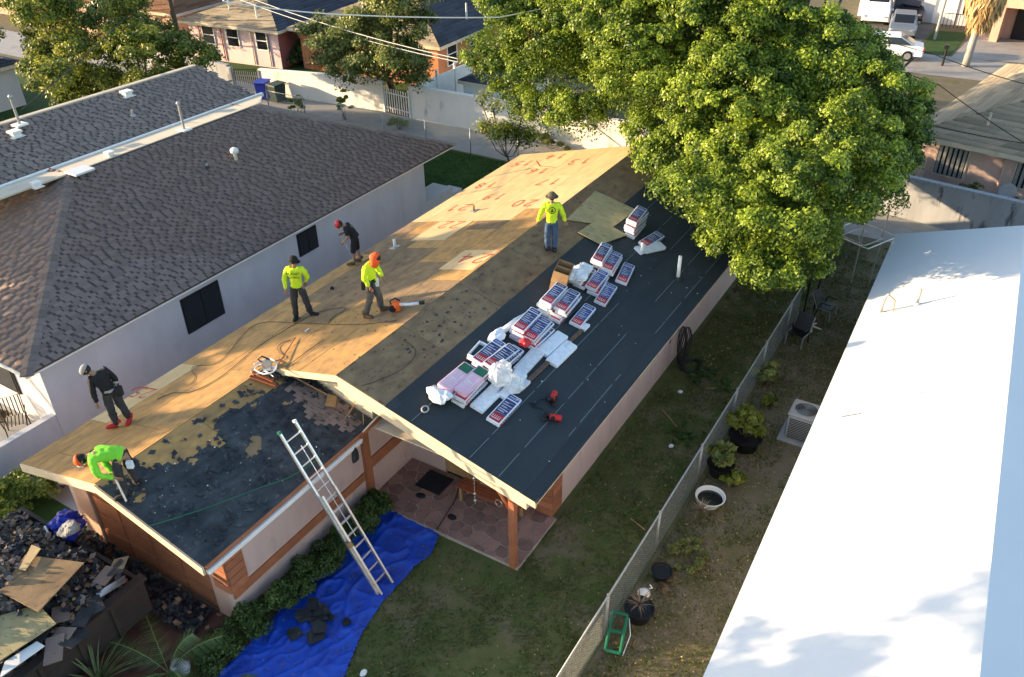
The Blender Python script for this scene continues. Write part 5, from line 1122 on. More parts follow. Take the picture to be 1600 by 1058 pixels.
# cardboard box
R=wm('open two celled cardboard box between the bundle stacks','cardboard box','cardboard_box',(-8.95,17.12,zR(-8.95)+.36),rotR(.25)); m=MB(); m.b2(-.2,.2,-.27,.27,-.36,-.01); m.build('lower_box',m_card,R); m=MB(); 
for a in ((-.21,-.2,-.3,.3),(.2,.21,-.3,.3),(-.2,.2,-.3,-.29),(-.2,.2,.29,.3),(-.2,.2,-.005,.005)): m.b2(a[0],a[1],a[2],a[3],0,.34)
m.build('box_walls',m_card,R); m=MB(); m.b2(-.2,.2,-.29,.29,.0,.012); m.b2(-.15,.15,-.25,-.05,.012,.16); m.build('box_bottom',m_dark,R)
# loose boards
def loosesheet(px4,z_l,label,mt,th=.018):
    P=[]
    for q_ in px4: p=RSp(*q_); P.append(p+Vector((0,0,z_l)))
    c=sum(P,Vector())/len(P); n=(P[1]-P[0]).cross(P[-1]-P[0]).normalized(); n=n if n.z>0 else -n
    m=MB(); m.prism([p-c for p in P],n*th); o=m.build('loose_plywood',mt); o.location=c; return tag(o,label,'plywood sheet','loose plywood sheets on the ridge')
loosesheet([(885,345),(930,300),(994,330),(958,356),(905,368)][:4],.03,'larger loose plywood sheet beside the man in jeans',m_osb_grey)
loosesheet([(903,367),(934,346),(980,371),(938,386)],.07,'smaller loose plywood sheet overlapping the larger one',m_osb_grey)
P=[RSp(996,303),RSp(1010,283),RSp(1016,289),RSp(984,316)]
# small things on the slopes
def stick(name,a,b,r,mt,label,cat,n=6):
    a=Vector(a);b=Vector(b); m=MB(); m.tube([a-a,(b-a)],r,n); o=m.build(name,mt); o.location=a; return tag(o,label,cat)
a=RSp(816,607);b=RSp(916,512); R=empty('timber_plank',a+Vector((0,0,.03)),'long brown timber plank with wrapped ends on the black slope','plank'); d=b-a
m=MB(); u=d.normalized(); s=Vector((-u.y,u.x,0)); m.prism([s*.05,-s*.05,-s*.05+d,s*.05+d],(0,0,.05)); m.build('plank',MAT('old_brown_timber',(.16,.10,.07),(.11,.07,.05),6,.85,.3,30),R)
for t in (-.01,.62,.93): m=MB(); e=d*t; m.prism([e+s*.08-u*.02,e-s*.08-u*.02,e-s*.08+u*.26,e+s*.08+u*.26],(0,0,.075)); m.build('plastic_wrap',m_bw,R)
for px,sz,lb in (((1059,437),.75,'taller white vent pipe on the black slope below the tree'),((1003,397),.35,'short white vent pipe near the farthest bundle stack')):
    p=RSp(*px); R=empty('vent_pipe',p,lb,'vent pipe'); m=MB(); m.tube([(0,0,-.03),(0,0,sz)],.05,10); m.build('pipe',m_white,R,smooth=True); m=MB(); m.lathe([(.13,0),(.07,.05),(.055,.1)],12); m.build('flashing',m_felt,R)
for px,sz,lb in (((617,387),.28,'short white vent pipe behind the man with the orange hood'),((740,330),.2,'short brown vent pipe standing among the painted numbers')):
    p=LSp(*px); R=empty('vent_pipe',p,lb,'vent pipe'); m=MB(); m.tube([(0,0,-.03),(0,0,sz)],.045,10); m.build('pipe',m_white if sz>.25 else m_osb_mid,R,smooth=True); m=MB(); m.b2(-.12,.12,-.16,.16,.0,.02); o=m.build('flashing',m_galv,R); o.rotation_euler=rotL()
def toolbag(loc,rot,label,seed,red=1):
    R=wm(label,'nail gun' if red else 'tool','nail_gun',loc,rot); m=MB(); m.tube([(-.14,0,.08),(.12,0,.09)],.05,10); m.build('barrel',m_black,R); m=MB(); m.b2(-.05,.05,-.035,.035,.0,.22); o=m.build('grip',m_black,R); o.rotation_euler=(RD(70),0,0); bevel(o,.015)
    m=MB(); m.tube([(.0,-.02,.08),(.16,.2,.05)],.07,12); m.build('magazine',m_red if red else m_black,R); m=MB(); m.tube([(-.12,0,.1),(-.3,.05,.02),(-.42,-.1,.015),(-.55,.02,.015)],.012,5); m.build('hose_stub',m_black,R)
p=RSp(861,628); toolbag(p+Vector((0,0,.02)),rotR(.9),'red and black nail gun lying on the black slope, upper one',1)
p=RSp(858,655); toolbag(p+Vector((0,0,.02)),rotR(-.3),'black nail gun lying on the black slope, lower one nearest the front',2,1)
p=RSp(664,642); R=wm('small grey ring of tape on the black slope','tape ring','tape_ring',p+Vector((0,0,.02)),rotR(.3)); m=MB(); m.tube([(.07*math.cos(a_/10*6.283),.1*math.sin(a_/10*6.283),.03) for a_ in range(11)],.02,5); m.build('ring',m_conc,R)
p=RSp(676,606); o=MB().lathe([(.09,0),(.09,.012),(.02,.014)],14).build('lid_disc',m_film); o.location=p+Vector((0,0,.01)); tag(o,'small round clear lid on the black slope near the pink stack','lid')
# leaf blower
p=LSp(622,486); R=wm('orange leaf blower with long pale tube beside the walking man','leaf blower','leaf_blower',p+Vector((0,0,.02)),rotL(YAW)); m=MB(); m.sph((0,0,.14),(.14,.11,.14),14); m.b2(-.1,.08,-.09,.09,.0,.12); bevel(m.build('housing',m_orangep,R),.015)
m=MB(); m.tube([(-.12,.0,.12),(-.13,.0,.28),(.02,0,.33),(.12,0,.24)],.022,8); m.build('handle',m_black,R); m=MB(); m.tube([(-.1,-.1,.1),(-.1,.1,.1)],.09,12); m.build('engine',m_black,R)
m=MB(); m.tube([(.1,-.04,.16),(.35,-.08,.12),(.62,-.12,.12)],.04,10); tb=m.build('blower_tube',m_bw,R,smooth=True); m=MB(); m.tube([(.6,-.118,.12),(.72,-.135,.12)],.05,10); m.build('nozzle',m_black,tb)
# shovels, wooden fork, saw and tools at the valley
def onL(x,y,h=.03): p=LSp(x,y); return p+Vector((0,0,h))
def onW(x,y,h=.04): p=WSp(x,y); return p+Vector((0,0,h))
a=onL(434,578,.10);b=onL(462,530,.05); stick('wrecking_bar',a,b,.014,m_rust,'long rust red bar lying on the lit plywood above the valley','bar')
R=empty('wooden_scoop',onW(437,583,.12),'wooden handled flat shovel lying across the torn felt','shovel'); a=R.location.copy(); e=onW(513,620,.05)-a; m=MB(); m.tube([Vector((0,0,0)),e],.017,7); m.build('handle',m_wood,R)
bl=[onW(513,619,.05)-a,onW(527,623,.05)-a,onW(524,640,.05)-a,onW(508,637,.05)-a]; m=MB(); m.prism(bl,(0,0,.02)); m.build('blade',m_wood,R)
for i,(p0,p1) in enumerate((((392,592),(432,606)),((396,588),(428,602)))):
    a=onW(*p0,.05+.05*i);b=onW(*p1,.05+.05*i); R=empty('wood_batten',a,('lower','upper')[i]+' red brown batten lying at the valley beside the tools','batten','battens at the valley'); d=b-a; s=Vector((-d.y,d.x,0)).normalized()*.035; m=MB(); m.prism([s,-s,-s+d,s+d],(0,0,.04)); m.build('batten',m_rust,R)
R=wm('silver circular saw and hoses heaped at the top of the valley','saw','circular_saw',onL(420,578,.02),rotL(.4)); m=MB(); m.tube([(0,-.03,.12),(0,.03,.12)],.12,16); m.build('blade_guard',m_alu,R); m=MB(); m.b2(-.18,.18,-.1,.1,.0,.012); m.build('shoe',m_alu,R); m=MB(); m.tube([(-.05,.04,.14),(-.05,.2,.14)],.06,10); m.build('motor',m_black,R); m=MB(); m.tube([(-.12,.05,.16),(-.2,.06,.26),(-.08,.06,.32),(.05,.05,.24)],.02,7); m.build('handle',m_black,R)
def hoseline(name,pts,r,mt,label,f,h=.02,cat='cord',sub=6):
    P=[f(*p)+Vector((0,0,h)) for p in pts]; out=[]
    for i in range(len(P)-1):
        p0=P[max(i-1,0)];p1=P[i];p2=P[i+1];p3=P[min(i+2,len(P)-1)]
        for k in range(sub):
            t=k/sub; out.append(.5*((2*p1)+(p2-p0)*t+(2*p0-5*p1+4*p2-p3)*t*t+(3*p1-p0-3*p2+p3)*t**3))
    out.append(P[-1]); m=MB(); m.tube(out,r,6); o=m.build(name,mt,smooth=True); return tag(top_on(o,out[0]),label,cat)
hoseline('air_hose',[(424,572),(405,577),(400,583),(414,590),(430,585),(433,573),(420,566),(398,575)],.018,m_bw,'pale coiled hose heaped on the saw at the valley',LSp,.1)
hoseline('air_hose',[(428,566),(445,560),(437,552),(434,545),(440,538),(455,533)],.008,m_cord,'thin looping cord above the saw heap',LSp,.03)
hoseline('air_hose',[(408,575),(398,578),(393,584),(402,588),(416,584),(428,592)],.014,m_alu,'bright ring ended cable left of the saw heap',LSp,.06)
hoseline('air_hose',[(246,625),(270,615),(300,613),(345,590),(400,545),(440,520),(460,508),(500,488),(540,482),(520,497),(513,506)],.007,m_cord,'black air hose with a loop beside the man in the dark cap',LSp,.02)
hoseline('air_hose',[(300,600),(305,590),(300,577),(310,572),(345,565),(400,508),(480,507),(560,508),(620,502)],.006,m_cord,'thin black hose ending behind the walking man with the hood',LSp,.02)
hoseline('air_hose',[(630,533),(648,545),(647,560),(625,580),(590,596),(565,604)],.007,m_cord,'thin black hose curved over the front OSB strip',RSp,.02)
hoseline('extension_cord',[(232,826),(270,815),(330,795),(400,768),(455,748),(500,720)],.009,m_green,'green cord stretched across the torn felt to the ladder',WSp,.06)
hoseline('extension_cord',[(206,612),(214,608),(228,607),(236,609)],.01,m_spray,'short red string by the painted number near the stooping man in black',LSp,.03)
stick('loose_bar',onL(447,575,.03),onL(506,532,.03),.007,m_cord,'thin dark line of cord from the valley toward the ridge','cord')
stick('white_scrap',onL(477,519,.02),onL(483,515,.02),.02,m_white,'tiny white scrap of wood on the left slope','scrap')
p=onL(519,452,.03); o=MB().sph((0,0,0),.06,8).build('black_clump',m_dark); o.location=p; tag(o,'small black clump at the left eave','debris')
for i,(p0,p1) in enumerate((((568,665),(568,610)),((545,650),(560,632)),((562,628),(578,640)))):
    stick('loose_lath',onW(*p0,.03),onW(*p1,.25),.010,m_wood,('upright thin','bent lower','bent upper')[i]+' wood lath among the old shingles by the gable','lath')
hoseline('rope',[(540,655),(552,640),(565,628),(575,632),(578,645)],.012,m_wood,'tan loose cord curled among the old shingles',WSp,.05)
# dark felt heap at the peak of the wing
P=[];r=random.Random(11)
for _ in range(260):
    p=WSp(r.gauss(470,26),r.gauss(588,7)); P.append((min(max(p.x,XW+.05),-11.4),min(p.y,10.9),zW(max(p.x,XW+.05))+r.uniform(.02,.09)))
scraps('torn_felt_heap',P,.16,m_feltold,HOUSE,12,.5)
# broken gutter trim at wing end
a=Vector((XWE+.05,10.4,2.44)); R=empty('bent_flashing',a,'bent red edge flashing hanging at the wing eave end by the porch','flashing'); m=MB(); m.prism([(0,0,0),(.05,0,0),(.1,.75,.12),(.03,.75,.12)],(0,0,.02)); m.build('strip',m_rust,R); m=MB(); m.prism([(-.04,.1,.03),(.0,.1,.03),(.04,.9,.2),(.0,.9,.2)],(0,0,.02)); m.build('strip',m_fascia,R)
crumple('hanging_felt',(XWE+.08,10.15,2.1),.1,m_feltold,'black torn felt hanging from the wing eave above the shrubs',3,(.4,1.0,2.6),'felt scrap')
# ---- ladder ----
def ladder():
    A=Vector((-8.72,8.62,.03)); B=Vector((-8.72,9.06,.03)); top=Vector((-10.78,0,3.62)); R=empty('ladder',(-8.72,8.84,0),'long aluminium extension ladder leaning on the stripped wing eave','ladder'); o0=R.location
    dv=Vector((top.x-A.x,0,top.z-A.z)); L=dv.length; d=dv.normalized(); n=Vector((d.z,0,-d.x)); 
    Rm=Matrix((Vector((0,1,0)),d,n)).transposed()
    def rail(p,l,nm,off=0): m=MB(); m.box(p-o0+d*(l/2)+n*off,(.028,l,.07),Rm); m.box(p-o0+d*(l/2)+n*(off+.033),(.045,l,.006),Rm); return m.build(nm,m_alu,R)
    rail(A,L,'side_rail');rail(B,L,'side_rail'); rail(A+Vector((0,.035,0)),L*.62,'fly_rail',.075);rail(B-Vector((0,.035,0)),L*.62,'fly_rail',.075)
    k=0;s=.25
    while s<L-.1:
        m=MB(); m.tube([A-o0+d*s,B-o0+d*s],.017,8); m.build('rung',m_alu,R)
        if s<L*.6: m=MB(); m.tube([A-o0+d*(s+.05)+n*.075+Vector((0,.03,0)),B-o0+d*(s+.05)+n*.075-Vector((0,.03,0))],.017,8); m.build('rung',m_alu,R)
        s+=.305
    for p in (A,B):
        m=MB(); m.box(p-o0-d*.03,(.06,.1,.10),Rm); m.build('foot',m_black,R); m=MB(); m.box(p-o0+d*(L+.02),(.05,.06,.09),Rm); m.build('end_cap',m_green if p is A else m_bw,R)
    m=MB(); m.box(A-o0+d*1.35+n*.1,(.08,.12,.08),Rm); m.build('rung_lock',m_wood,R)
    m=MB(); pts=[(A.lerp(B,.5)-o0)+d*(1.4+.1*i)+n*(.1) for i in range(24)]; m.tube(pts,.008,5); m.build('rope',m_bw,R)
ladder()
# ---- blue tarp ----
tp=[(603,800),(640,808),(684,840),(672,868),(646,890),(600,938),(565,990),(535,1062),(500,1120),(300,1120),(345,1052),(392,1005),(440,950),(470,925),(500,880),(545,835),(570,812)]
tw=[G(*q_) for q_ in tp]; tx=[(p.x,p.y) for p in tw]
st=.035; gx=np.arange(min(p[0] for p in tx),max(p[0] for p in tx),st); gy=np.arange(min(p[1] for p in tx),max(p[1] for p in tx),st)
XX,YY=np.meshgrid(gx,gy,indexing='ij'); ins=inpoly(XX.ravel(),YY.ravel(),tx).reshape(XX.shape); idx={};V=[];F=[]
def foldh(x,y):
    v=Vector((x*.9+y*.25,y*.45-x*.2,0)); a=1-abs(noise.noise(v*1.6+Vector((0,0,2))))*2.0; b=1-abs(noise.noise(Vector((x*2.4-y*1.0,y*1.3+x*.9,7))))*2; c=1-abs(noise.noise(Vector((x*5+y*2,y*4-x*2,3))))*2
    return .04+.055*max(0,a)**7+.045*max(0,b)**6+.016*max(0,c)**4+.02*noise.noise(Vector((x*2,y*2,0)))
for i in range(len(gx)-1):
    for j in range(len(gy)-1):
        if not ins[i,j]: continue
        f=[]
        for a,b in ((i,j),(i+1,j),(i+1,j+1),(i,j+1)):
            if (a,b) not in idx: idx[(a,b)]=len(V); V.append((gx[a]+.02*noise.noise(Vector((a,b,3.))),gy[b]+.02*noise.noise(Vector((a,b,8.))),foldh(gx[a],gy[b])))
            f.append(idx[(a,b)])
        F.append(f)
o=fastmesh('blue_tarp',V,F,m_tarp,smooth=False); top_on(o,(tx[0][0],tx[0][1],0)); s=o.modifiers.new('thickness','SOLIDIFY'); s.thickness=.006; tag(o,'large crumpled blue tarp spread under the ladder','tarp')
p=G(492,966,.07); R=empty('felt_scrap_pile',p,'black torn roofing scraps lying on the blue tarp','scrap pile'); r=random.Random(4)
for i in range(16):
    m=MB(); a=r.uniform(0,6.28);c_=Vector((r.gauss(0,.22),r.gauss(0,.28),.02+i*.008)); pts=[c_+Vector((math.cos(a+k*1.05)*r.uniform(.08,.24),math.sin(a+k*1.05)*r.uniform(.08,.24),r.uniform(0,.05))) for k in range(6)]; m.prism(pts,(0,0,.012)); m.build('felt_piece',m_feltold,R)
for px in ((545,968),(1070,1000)): pass
o=crumple('felt_scrap',G(540,972,.1),.09,m_dark,'small black scrap right of the scrap pile on the tarp',5,(1,1,.5),'scrap')
# ---- porch things ----
R=empty('door_mat',G(679,754,.1),'dark square mat on the flagstone porch','mat'); m=MB(); m.b2(-.36,.36,-.32,.32,0,.02); m.build('mat',m_dark,R)
R=empty('porch_bench',(-8.0,12.0,.1),'low reddish slatted bench against the porch wall','bench')
for i in range(4): m=MB(); m.b2(-.85,.85,-.2+.1*i,-.12+.1*i,.42,.45); m.build('seat_slat',m_rust,R)
for x in (-.75,.75):
    for y in (-.15,.15): m=MB(); m.b2(x-.03,x+.03,y-.03,y+.03,0,.42); m.build('leg',m_wood,R)
for z in (.6,.75): m=MB(); m.b2(-.85,.85,.18,.21,z,z+.08); m.build('back_slat',m_rust,R)
hoseline('extension_cord',[(740,735),(720,755),(712,780),(700,800),(683,828)],.012,m_cord,'black cord running over the porch floor from the bench',lambda x,y:G(x,y,.1),.02)
for px,lb in (((657,774),'black torn scrap on the porch left of the mat'),((708,808),'black torn scrap in the middle of the porch floor')): crumple('felt_scrap',G(*px,.12),.09,m_dark,lb,px[0],(1.2,.9,.3),'scrap')
R=empty('wind_chime',(-7.75,11.0,2.3),'string of small glass ornaments hanging from the porch beam','ornament')
m=MB(); m.tube([(0,0,0),(0,0,-1.1)],.004,4); m.build('string',m_white,R)
for z in (-.2,-.35,-.8,-1.0): m=MB(); m.sph((0,0,z),.035,8); m.build('bead',m_alu,R)
R=empty('wreath_ring',(-7.2,11.1,1.4),'small round ornament ring hanging by the porch post','ornament'); m=MB(); m.tube([(.09*math.cos(k/12*6.283),0,.09*math.sin(k/12*6.283)) for k in range(13)],.015,5); m.build('ring',m_alu,R)
# hose coil by the wall
R=empty('hose_coil',(-6.45,19.9,0),'coiled dark garden hose hanging on the pink side wall','hose'); r=random.Random(8)
for i in range(9):
    rx=.28+.03*i; m=MB(); m.tube([(.04+.02*i+.03*math.sin(k/18*6.283*2+i),rx*.8*math.cos(k/18*6.283)+.03*r.random(),.75+.62*math.sin(k/18*6.283)) for k in range(19)],.016,5); m.build('hose_loop',m_cord,R)
for i in range(4):
    m=MB(); m.tube([(.35+.25*math.cos(k/14*6.283)+.05*i,.1+.38*math.sin(k/14*6.283),.05+.02*i) for k in range(15)],.016,5); m.build('hose_loop',m_cord,R)
# cable lines on wall
for i,(x,y0,z0,y1,z1) in enumerate(((-6.62,19.6,.9,19.7,2.3),(-6.62,20.2,1.0,20.9,2.3),(-6.62,20.9,1.9,22,1.9),(-6.62,22.4,1.2,25.5,2.2))):
    m=MB(); m.tube([(x,y0,z0),(x,y1,z1)],.012,5); HB(m,'wall_cable',m_cord)
# ---- side yard ----
def pot(loc,r,h,mt,label,plant=None,seed=1,**k):
    R=empty('plant_pot',loc,label,'plant pot'); m=MB(); m.lathe([(r*.75,0),(r,h),(r*1.06,h),(r*1.06,h*.93),(r*.93,h*.93),(r*.85,h*.8),(0.0,h*.8)],22); m.build('pot',mt,R,smooth=False); return R
pot((-3.55,17.3,0),.42,.42,m_black,'big black plant pot behind the chain link fence, holding the tallest leafy plant'); bush('leafy_plant',(-3.6,17.35,.3),.5,.5,1.1,900,.2,m_leaf2,101,'bright green leafy plant in the big black pot','plant',tufts=14)
pot((-3.75,16.0,0),.33,.35,m_black,'black pot with pale leaved plant next to the white basin'); bush('leafy_plant',(-3.75,16.05,.25),.42,.42,.8,600,.2,m_leaf3,102,'pale mottled leaved plant in the black pot by the white basin','plant'); bush('leafy_plant',(-3.3,15.7,0),.35,.3,.6,500,.13,m_leaf2,103,'small green plant on the ground right of the pale mottled plant','plant')
R=empty('white_basin',(-3.6,14.85,0),'white oval basin holding dark water and twigs','basin'); m=MB(); m.lathe([(.22,0),(.34,.28),(.36,.28),(.36,.25),(.32,.22),(.24,.08),(0,.08)],26,sq=1.0); m.build('basin',m_white,R); m=MB(); m.lathe([(.30,.18),(0,.185)],20); m.build('water',m_glass,R)
frondplant('dry_plant',(-3.62,14.25,.05),40,.42,'dry grey spiky plant in front of the white basin',104,m_dryblade,'plant',.6,.035,0)
pot((-3.72,10.95,0),.3,.32,m_bluep if 0 else m_black,'dark pot with dry spiky plant beside the green cart'); frondplant('dry_plant',(-3.72,10.95,.2),34,.42,'dry spiky plant growing in the dark pot near the white jug',105,m_dryblade,'plant',.5,.03,0)
R=empty('white_jug',(-3.85,11.6,0),'white plastic jug lying behind the dark pot','jug'); m=MB(); m.lathe([(.12,0),(.13,.18),(.09,.26),(.03,.29),(.03,.33)],14); o=m.build('jug',m_white,R,smooth=True); o.rotation_euler=(RD(50),0,0); m=MB(); m.tube([(.08,0,.2),(.14,0,.25),(.08,.02,.3)],.015,6); m.build('handle',m_white,R)
R=empty('green_cart',(-3.9,10.25,0),'toppled green plastic cart frame beside the fence','cart',rz=RD(15))
for a,b in (((-.15,-.4,.1),(-.15,.35,.35)),((.15,-.4,.1),(.15,.35,.35)),((-.15,-.4,.1),(.15,-.4,.1)),((-.15,.35,.35),(.15,.35,.35)),((-.15,0,.22),(.15,0,.22))): m=MB(); m.tube([a,b],.035,8); m.build('frame_bar',m_green,R)
m=MB(); m.tube([(.2,-.4,.05),(.28,0,.2),(.2,.3,.3),(.1,.5,.2)],.01,5); m.build('wire',m_bw,R)
pot((-3.72,12.15,0),.22,.25,m_black,'small black pot behind the white jug')
bush('fern',(-3.9,20.3,0),.45,.55,.8,1500,.12,m_leaf3,106,'leafy fern behind the fence before the potted plants','plant'); bush('ground_plant',(-3.5,19.3,0),.3,.35,.5,700,.1,m_leaf2,107,'small dark fern right beside the larger fern','plant')
bush('ground_plant',(-5.3,19.6,0),.9,.7,.22,1600,.08,m_hedge,108,'low green weeds on the lawn by the middle of the fence','weeds',tufts=26); bush('ground_plant',(-5.0,17.0,0),.6,.8,.2,1100,.08,m_hedge,109,'low green weeds on the lawn before the big black pot','weeds',tufts=22)
bush('weed_mound',(-3.4,13.0,0),.55,.7,.3,1600,.07,m_leaf3,110,'yellow green weed mound between the white basin and the white jug','weeds',tufts=22,asp=.3); bush('weed_mound',(-3.6,12.0,0),.4,.5,.22,900,.07,m_dryleaf,111,'dry brown weeds next to the small black pot','weeds',asp=.3)
# garden chairs
def gchair(loc,rz,label,mt=m_black):
    R=empty('garden_chair',loc,label,'chair','chairs along the far fence',rz)
    for x in (-.26,.26):
        m=MB(); m.tube([(x,-.28,0),(x,-.24,.42),(x,.2,.4),(x,.42,.85)],.02,6); m.build('side_frame',m_galv,R); m=MB(); m.tube([(x,.25,0),(x,.1,.62),(x,-.22,.62)],.02,6); m.build('armrest',mt,R)
    m=MB(); m.prism([(-.25,-.24,.42),(.25,-.24,.42),(.25,.2,.39),(-.25,.2,.39)],(0,0,.03)); m.build('seat',mt,R); m=MB(); m.prism([(-.25,.2,.42),(.25,.2,.42),(.25,.42,.88),(-.25,.42,.88)],(0,-.03,0)); m.build('backrest',mt,R)
gchair((-3.7,22.9,0),RD(-10),'black garden chair with metal legs beside the fence'); gchair((-3.35,24.9,0),RD(80),'second black garden chair lying beyond the white star base')
R=empty('chair_star_base',(-3.55,24.0,0),'white five armed star base between the two black chairs','chair base'); 
for k in range(5): m=MB(); a=k*1.257; m.tube([(0,0,.1),(.33*math.cos(a),.33*math.sin(a),.06)],[.03,.02],6); m.build('arm',m_white,R)
m=MB(); m.tube([(0,0,.05),(0,0,.18)],.03,8); m.build('hub',m_white,R)
for x,y in ((-4.0,24.9),(-3.75,25.2)): m=MB(); m.tube([(0,0,0),(0,0,1.3)],.03,6); o=m.build('iron_stake',m_black); o.location=(x,y,0); tag(o,'dark iron stake '+('nearer' if x<-3.9 else 'farther from')+' the end of the chain link fence','stake')
# AC unit
R=empty('air_conditioner',(-2.4,18.5,0),'grey outdoor air conditioner unit under the white roof edge','air conditioner'); m=MB(); m.b2(-.36,.36,-.36,.36,.08,.8); bevel(m.build('casing',m_conc,R),.06,3)
m=MB(); m.b2(-.38,.38,-.38,.38,.8,.88); bevel(m.build('top_cover',m_conc,R),.06,3); m=MB(); m.lathe([(.28,.885),(.05,.89)],20); m.build('fan_opening',m_black,R)
for k in range(7): m=MB(); m.tube([(.04+.04*k if 0 else (.04*(k+1))*math.cos(a/16*6.283),(.04*(k+1))*math.sin(a/16*6.283),.90) for a in range(17)] if 0 else [((.04*(k+1))*math.cos(a/16*6.283),(.04*(k+1))*math.sin(a/16*6.283),.90) for a in range(17)],.005,4); m.build('grille_ring',m_galv,R)
for k in range(12): m=MB(); z=.14+k*.052; m.b2(-.372,-.36,-.3,.3,z,z+.02); m.b2(-.3,.3,-.372,-.36,z,z+.02); m.build('louvre',m_black,R)
m=MB(); m.b2(-.5,.5,-.5,.5,0,.08); m.build('pad',m_conc,R)
# rotary clothesline
R=empty('rotary_clothesline',(-3.1,27.6,0),'galvanised rotary clothesline standing on the grass before the grey wall','clothesline'); m=MB(); m.tube([(0,0,0),(0,0,2.5)],.025,8); m.build('pole',m_galv,R)
E4=[Vector((1.1*math.cos(RD(20+90*k)),1.1*math.sin(RD(20+90*k)),1.9)) for k in range(4)]
for k in range(4):
    m=MB(); m.tube([(0,0,1.45),E4[k]],.018,6); m.build('arm',m_galv,R); m=MB(); m.tube([E4[k],E4[(k+1)%4]],.022,6); m.build('line_rail',m_white,R); m=MB(); m.tube([E4[k]*.6+Vector((0,0,.66)),E4[(k+1)%4]*.6+Vector((0,0,.66))],.01,5); m.build('inner_line',m_white,R)
stick('thin_pole',(-2.55,27.9,0),(-2.5,27.9,2.8),.025,m_galv,'thin dark pole to the right of the clothesline','pole')
stick('lying_stick',G(1035,640,.04),G(1060,670,.04),.018,m_wood,'pale stick lying on the lawn in front of the big black pot','stick'); stick('lying_stick',G(1102,607,.04),G(1122,607,.04),.015,m_wood,'short pale stick on the lawn by the fern','stick'); stick('lying_stick',G(985,810,.04),G(1008,828,.04),.015,m_wood,'thin stick pointing at the fence low on the lawn','stick')
for px,lb in (((1048,697),'white scrap on the lawn nearest the basin'),((1063,612),'small white scrap on the upper lawn'),((568,1052),'white paper scrap at the bottom edge of the lawn'),((985,948),'white scrap by the dark pot')): crumple('paper_scrap',G(*px,.05),.06,m_white,lb,px[0],(1,1.3,.5),'scrap')
# ---- dump trailer with debris, front left ----
TR=empty('dump_trailer',(-14.0,3.6,0),'dark steel dump trailer heaped with roofing debris at the garage','trailer')
def TB(mb,nm,mt): return mb.build(nm,mt,TR,True)
m_steel=MAT('dark_brown_steel',(.045,.035,.03),(.032,.026,.024),3,.7,.3,30)
m=MB(); m.b2(-12.28,-12.2,1.0,5.75,.45,1.35); TB(m,'side_wall',m_steel); m=MB(); m.b2(-16.2,-16.12,1.0,5.75,.45,1.35); TB(m,'side_wall',m_steel); m=MB(); m.b2(-16.12,-12.28,5.67,5.75,.45,1.35); TB(m,'end_wall',m_steel); m=MB(); m.b2(-16.12,-12.28,1.0,5.67,.45,.55); TB(m,'floor',m_steel)
for y in np.arange(1.2,5.7,.75): m=MB(); m.b2(-12.2,-12.14,y,y+.08,.45,1.35); TB(m,'wall_rib',m_steel)
m=MB(); m.b2(-12.32,-12.12,1.0,5.8,1.35,1.42); TB(m,'top_rail',m_steel)
for y in (2.6,3.5): m=MB(); m.tube([(-12.15,y,.38),(-11.95,y,.38)],.38,18); TB(m,'wheel',m_black)
hx=np.linspace(-16.1,-12.3,60); hy=np.linspace(1.1,5.66,70); V=[];F=[];C=[]
def hh(x,y):
    e=min((x+16.1),( -12.3-x),(5.66-y),1.3)/1.3; e=max(0,e)
    return 1.15+.75*e**.6*(1-.12*abs(x+14.4))+.16*noise.noise(Vector((x*1.8,y*1.8,0)))+.10*noise.noise(Vector((x*5,y*5,4)))+.05*noise.noise(Vector((x*13,y*13,4)))
m_deb=MAT('roofing_debris',(.07,.06,.055),(.15,.10,.06),2.2,.95,.8,30,c3=(.03,.032,.038),s3=1.5,t3=.52,w3=.12,attr=.3)
for i,x in enumerate(hx):
    for j,y in enumerate(hy): V.append((x,y,hh(x,y)))
for i in range(59):
    for j in range(69): a=i*70+j; F.append((a,a+70,a+71,a+1)); C.append(rnd.random())
tag(fastmesh('debris_heap',V,F,m_deb,C),'mound of torn felt and splinters filling the trailer','debris',kind='stuff')
for nm,mt,n_,sz,sd in (('debris_scraps',m_feltold,2600,.16,1),('debris_chips',m_osb_old,900,.12,2),('debris_chips',m_conc,350,.07,3),('debris_scraps',m_shB,1300,.15,4)):
    r=np.random.default_rng(sd); x=r.uniform(-16.0,-12.4,n_);y=r.uniform(1.3,5.6,n_); P=[(a,b,hh(a,b)+r.random()*.10+(.12 if (b>2.8 and r.random()<.3) else 0)) for a,b in zip(x,y)]
    V,F=leaves(np.array(P),np.tile([0,0,1.],(n_,1)),sz,r,.75,.55); tag(fastmesh(nm,V,F,mt,r.random(n_)),kind='stuff')
def slab_(px4,z,label,mt,th=.02,name='broken_plywood',cat='plywood sheet'):
    P=[G(a,b,z_) for (a,b),z_ in zip(px4,z)]; c=sum(P,Vector())/len(P); m=MB(); m.prism([p-c for p in P],(0,0,th)); o=m.build(name,mt); o.location=c; return tag(o,label,cat)
slab_([(0,925),(30,870),(130,885),(135,877),(58,955),(10,935)][0:1]+[(40,868),(132,880),(60,957)],[1.98]*4,'broad plywood sheet at the top of the debris heap',m_osb_old)
slab_([(-10,1040),(-5,965),(60,945),(88,975)],[1.78]*4,'pale nail marked plywood sheet at the left edge of the debris',m_osb_grey)
slab_([(0,1060),(8,1035),(58,1003),(70,1010)],[1.68]*4,'white faced board at the lower left of the debris',m_white,name='white_board',cat='board')
slab_([(30,890),(50,852),(64,858),(40,892)],[2.05]*4,'light splintered board standing out at the back of the heap',m_osb_new)
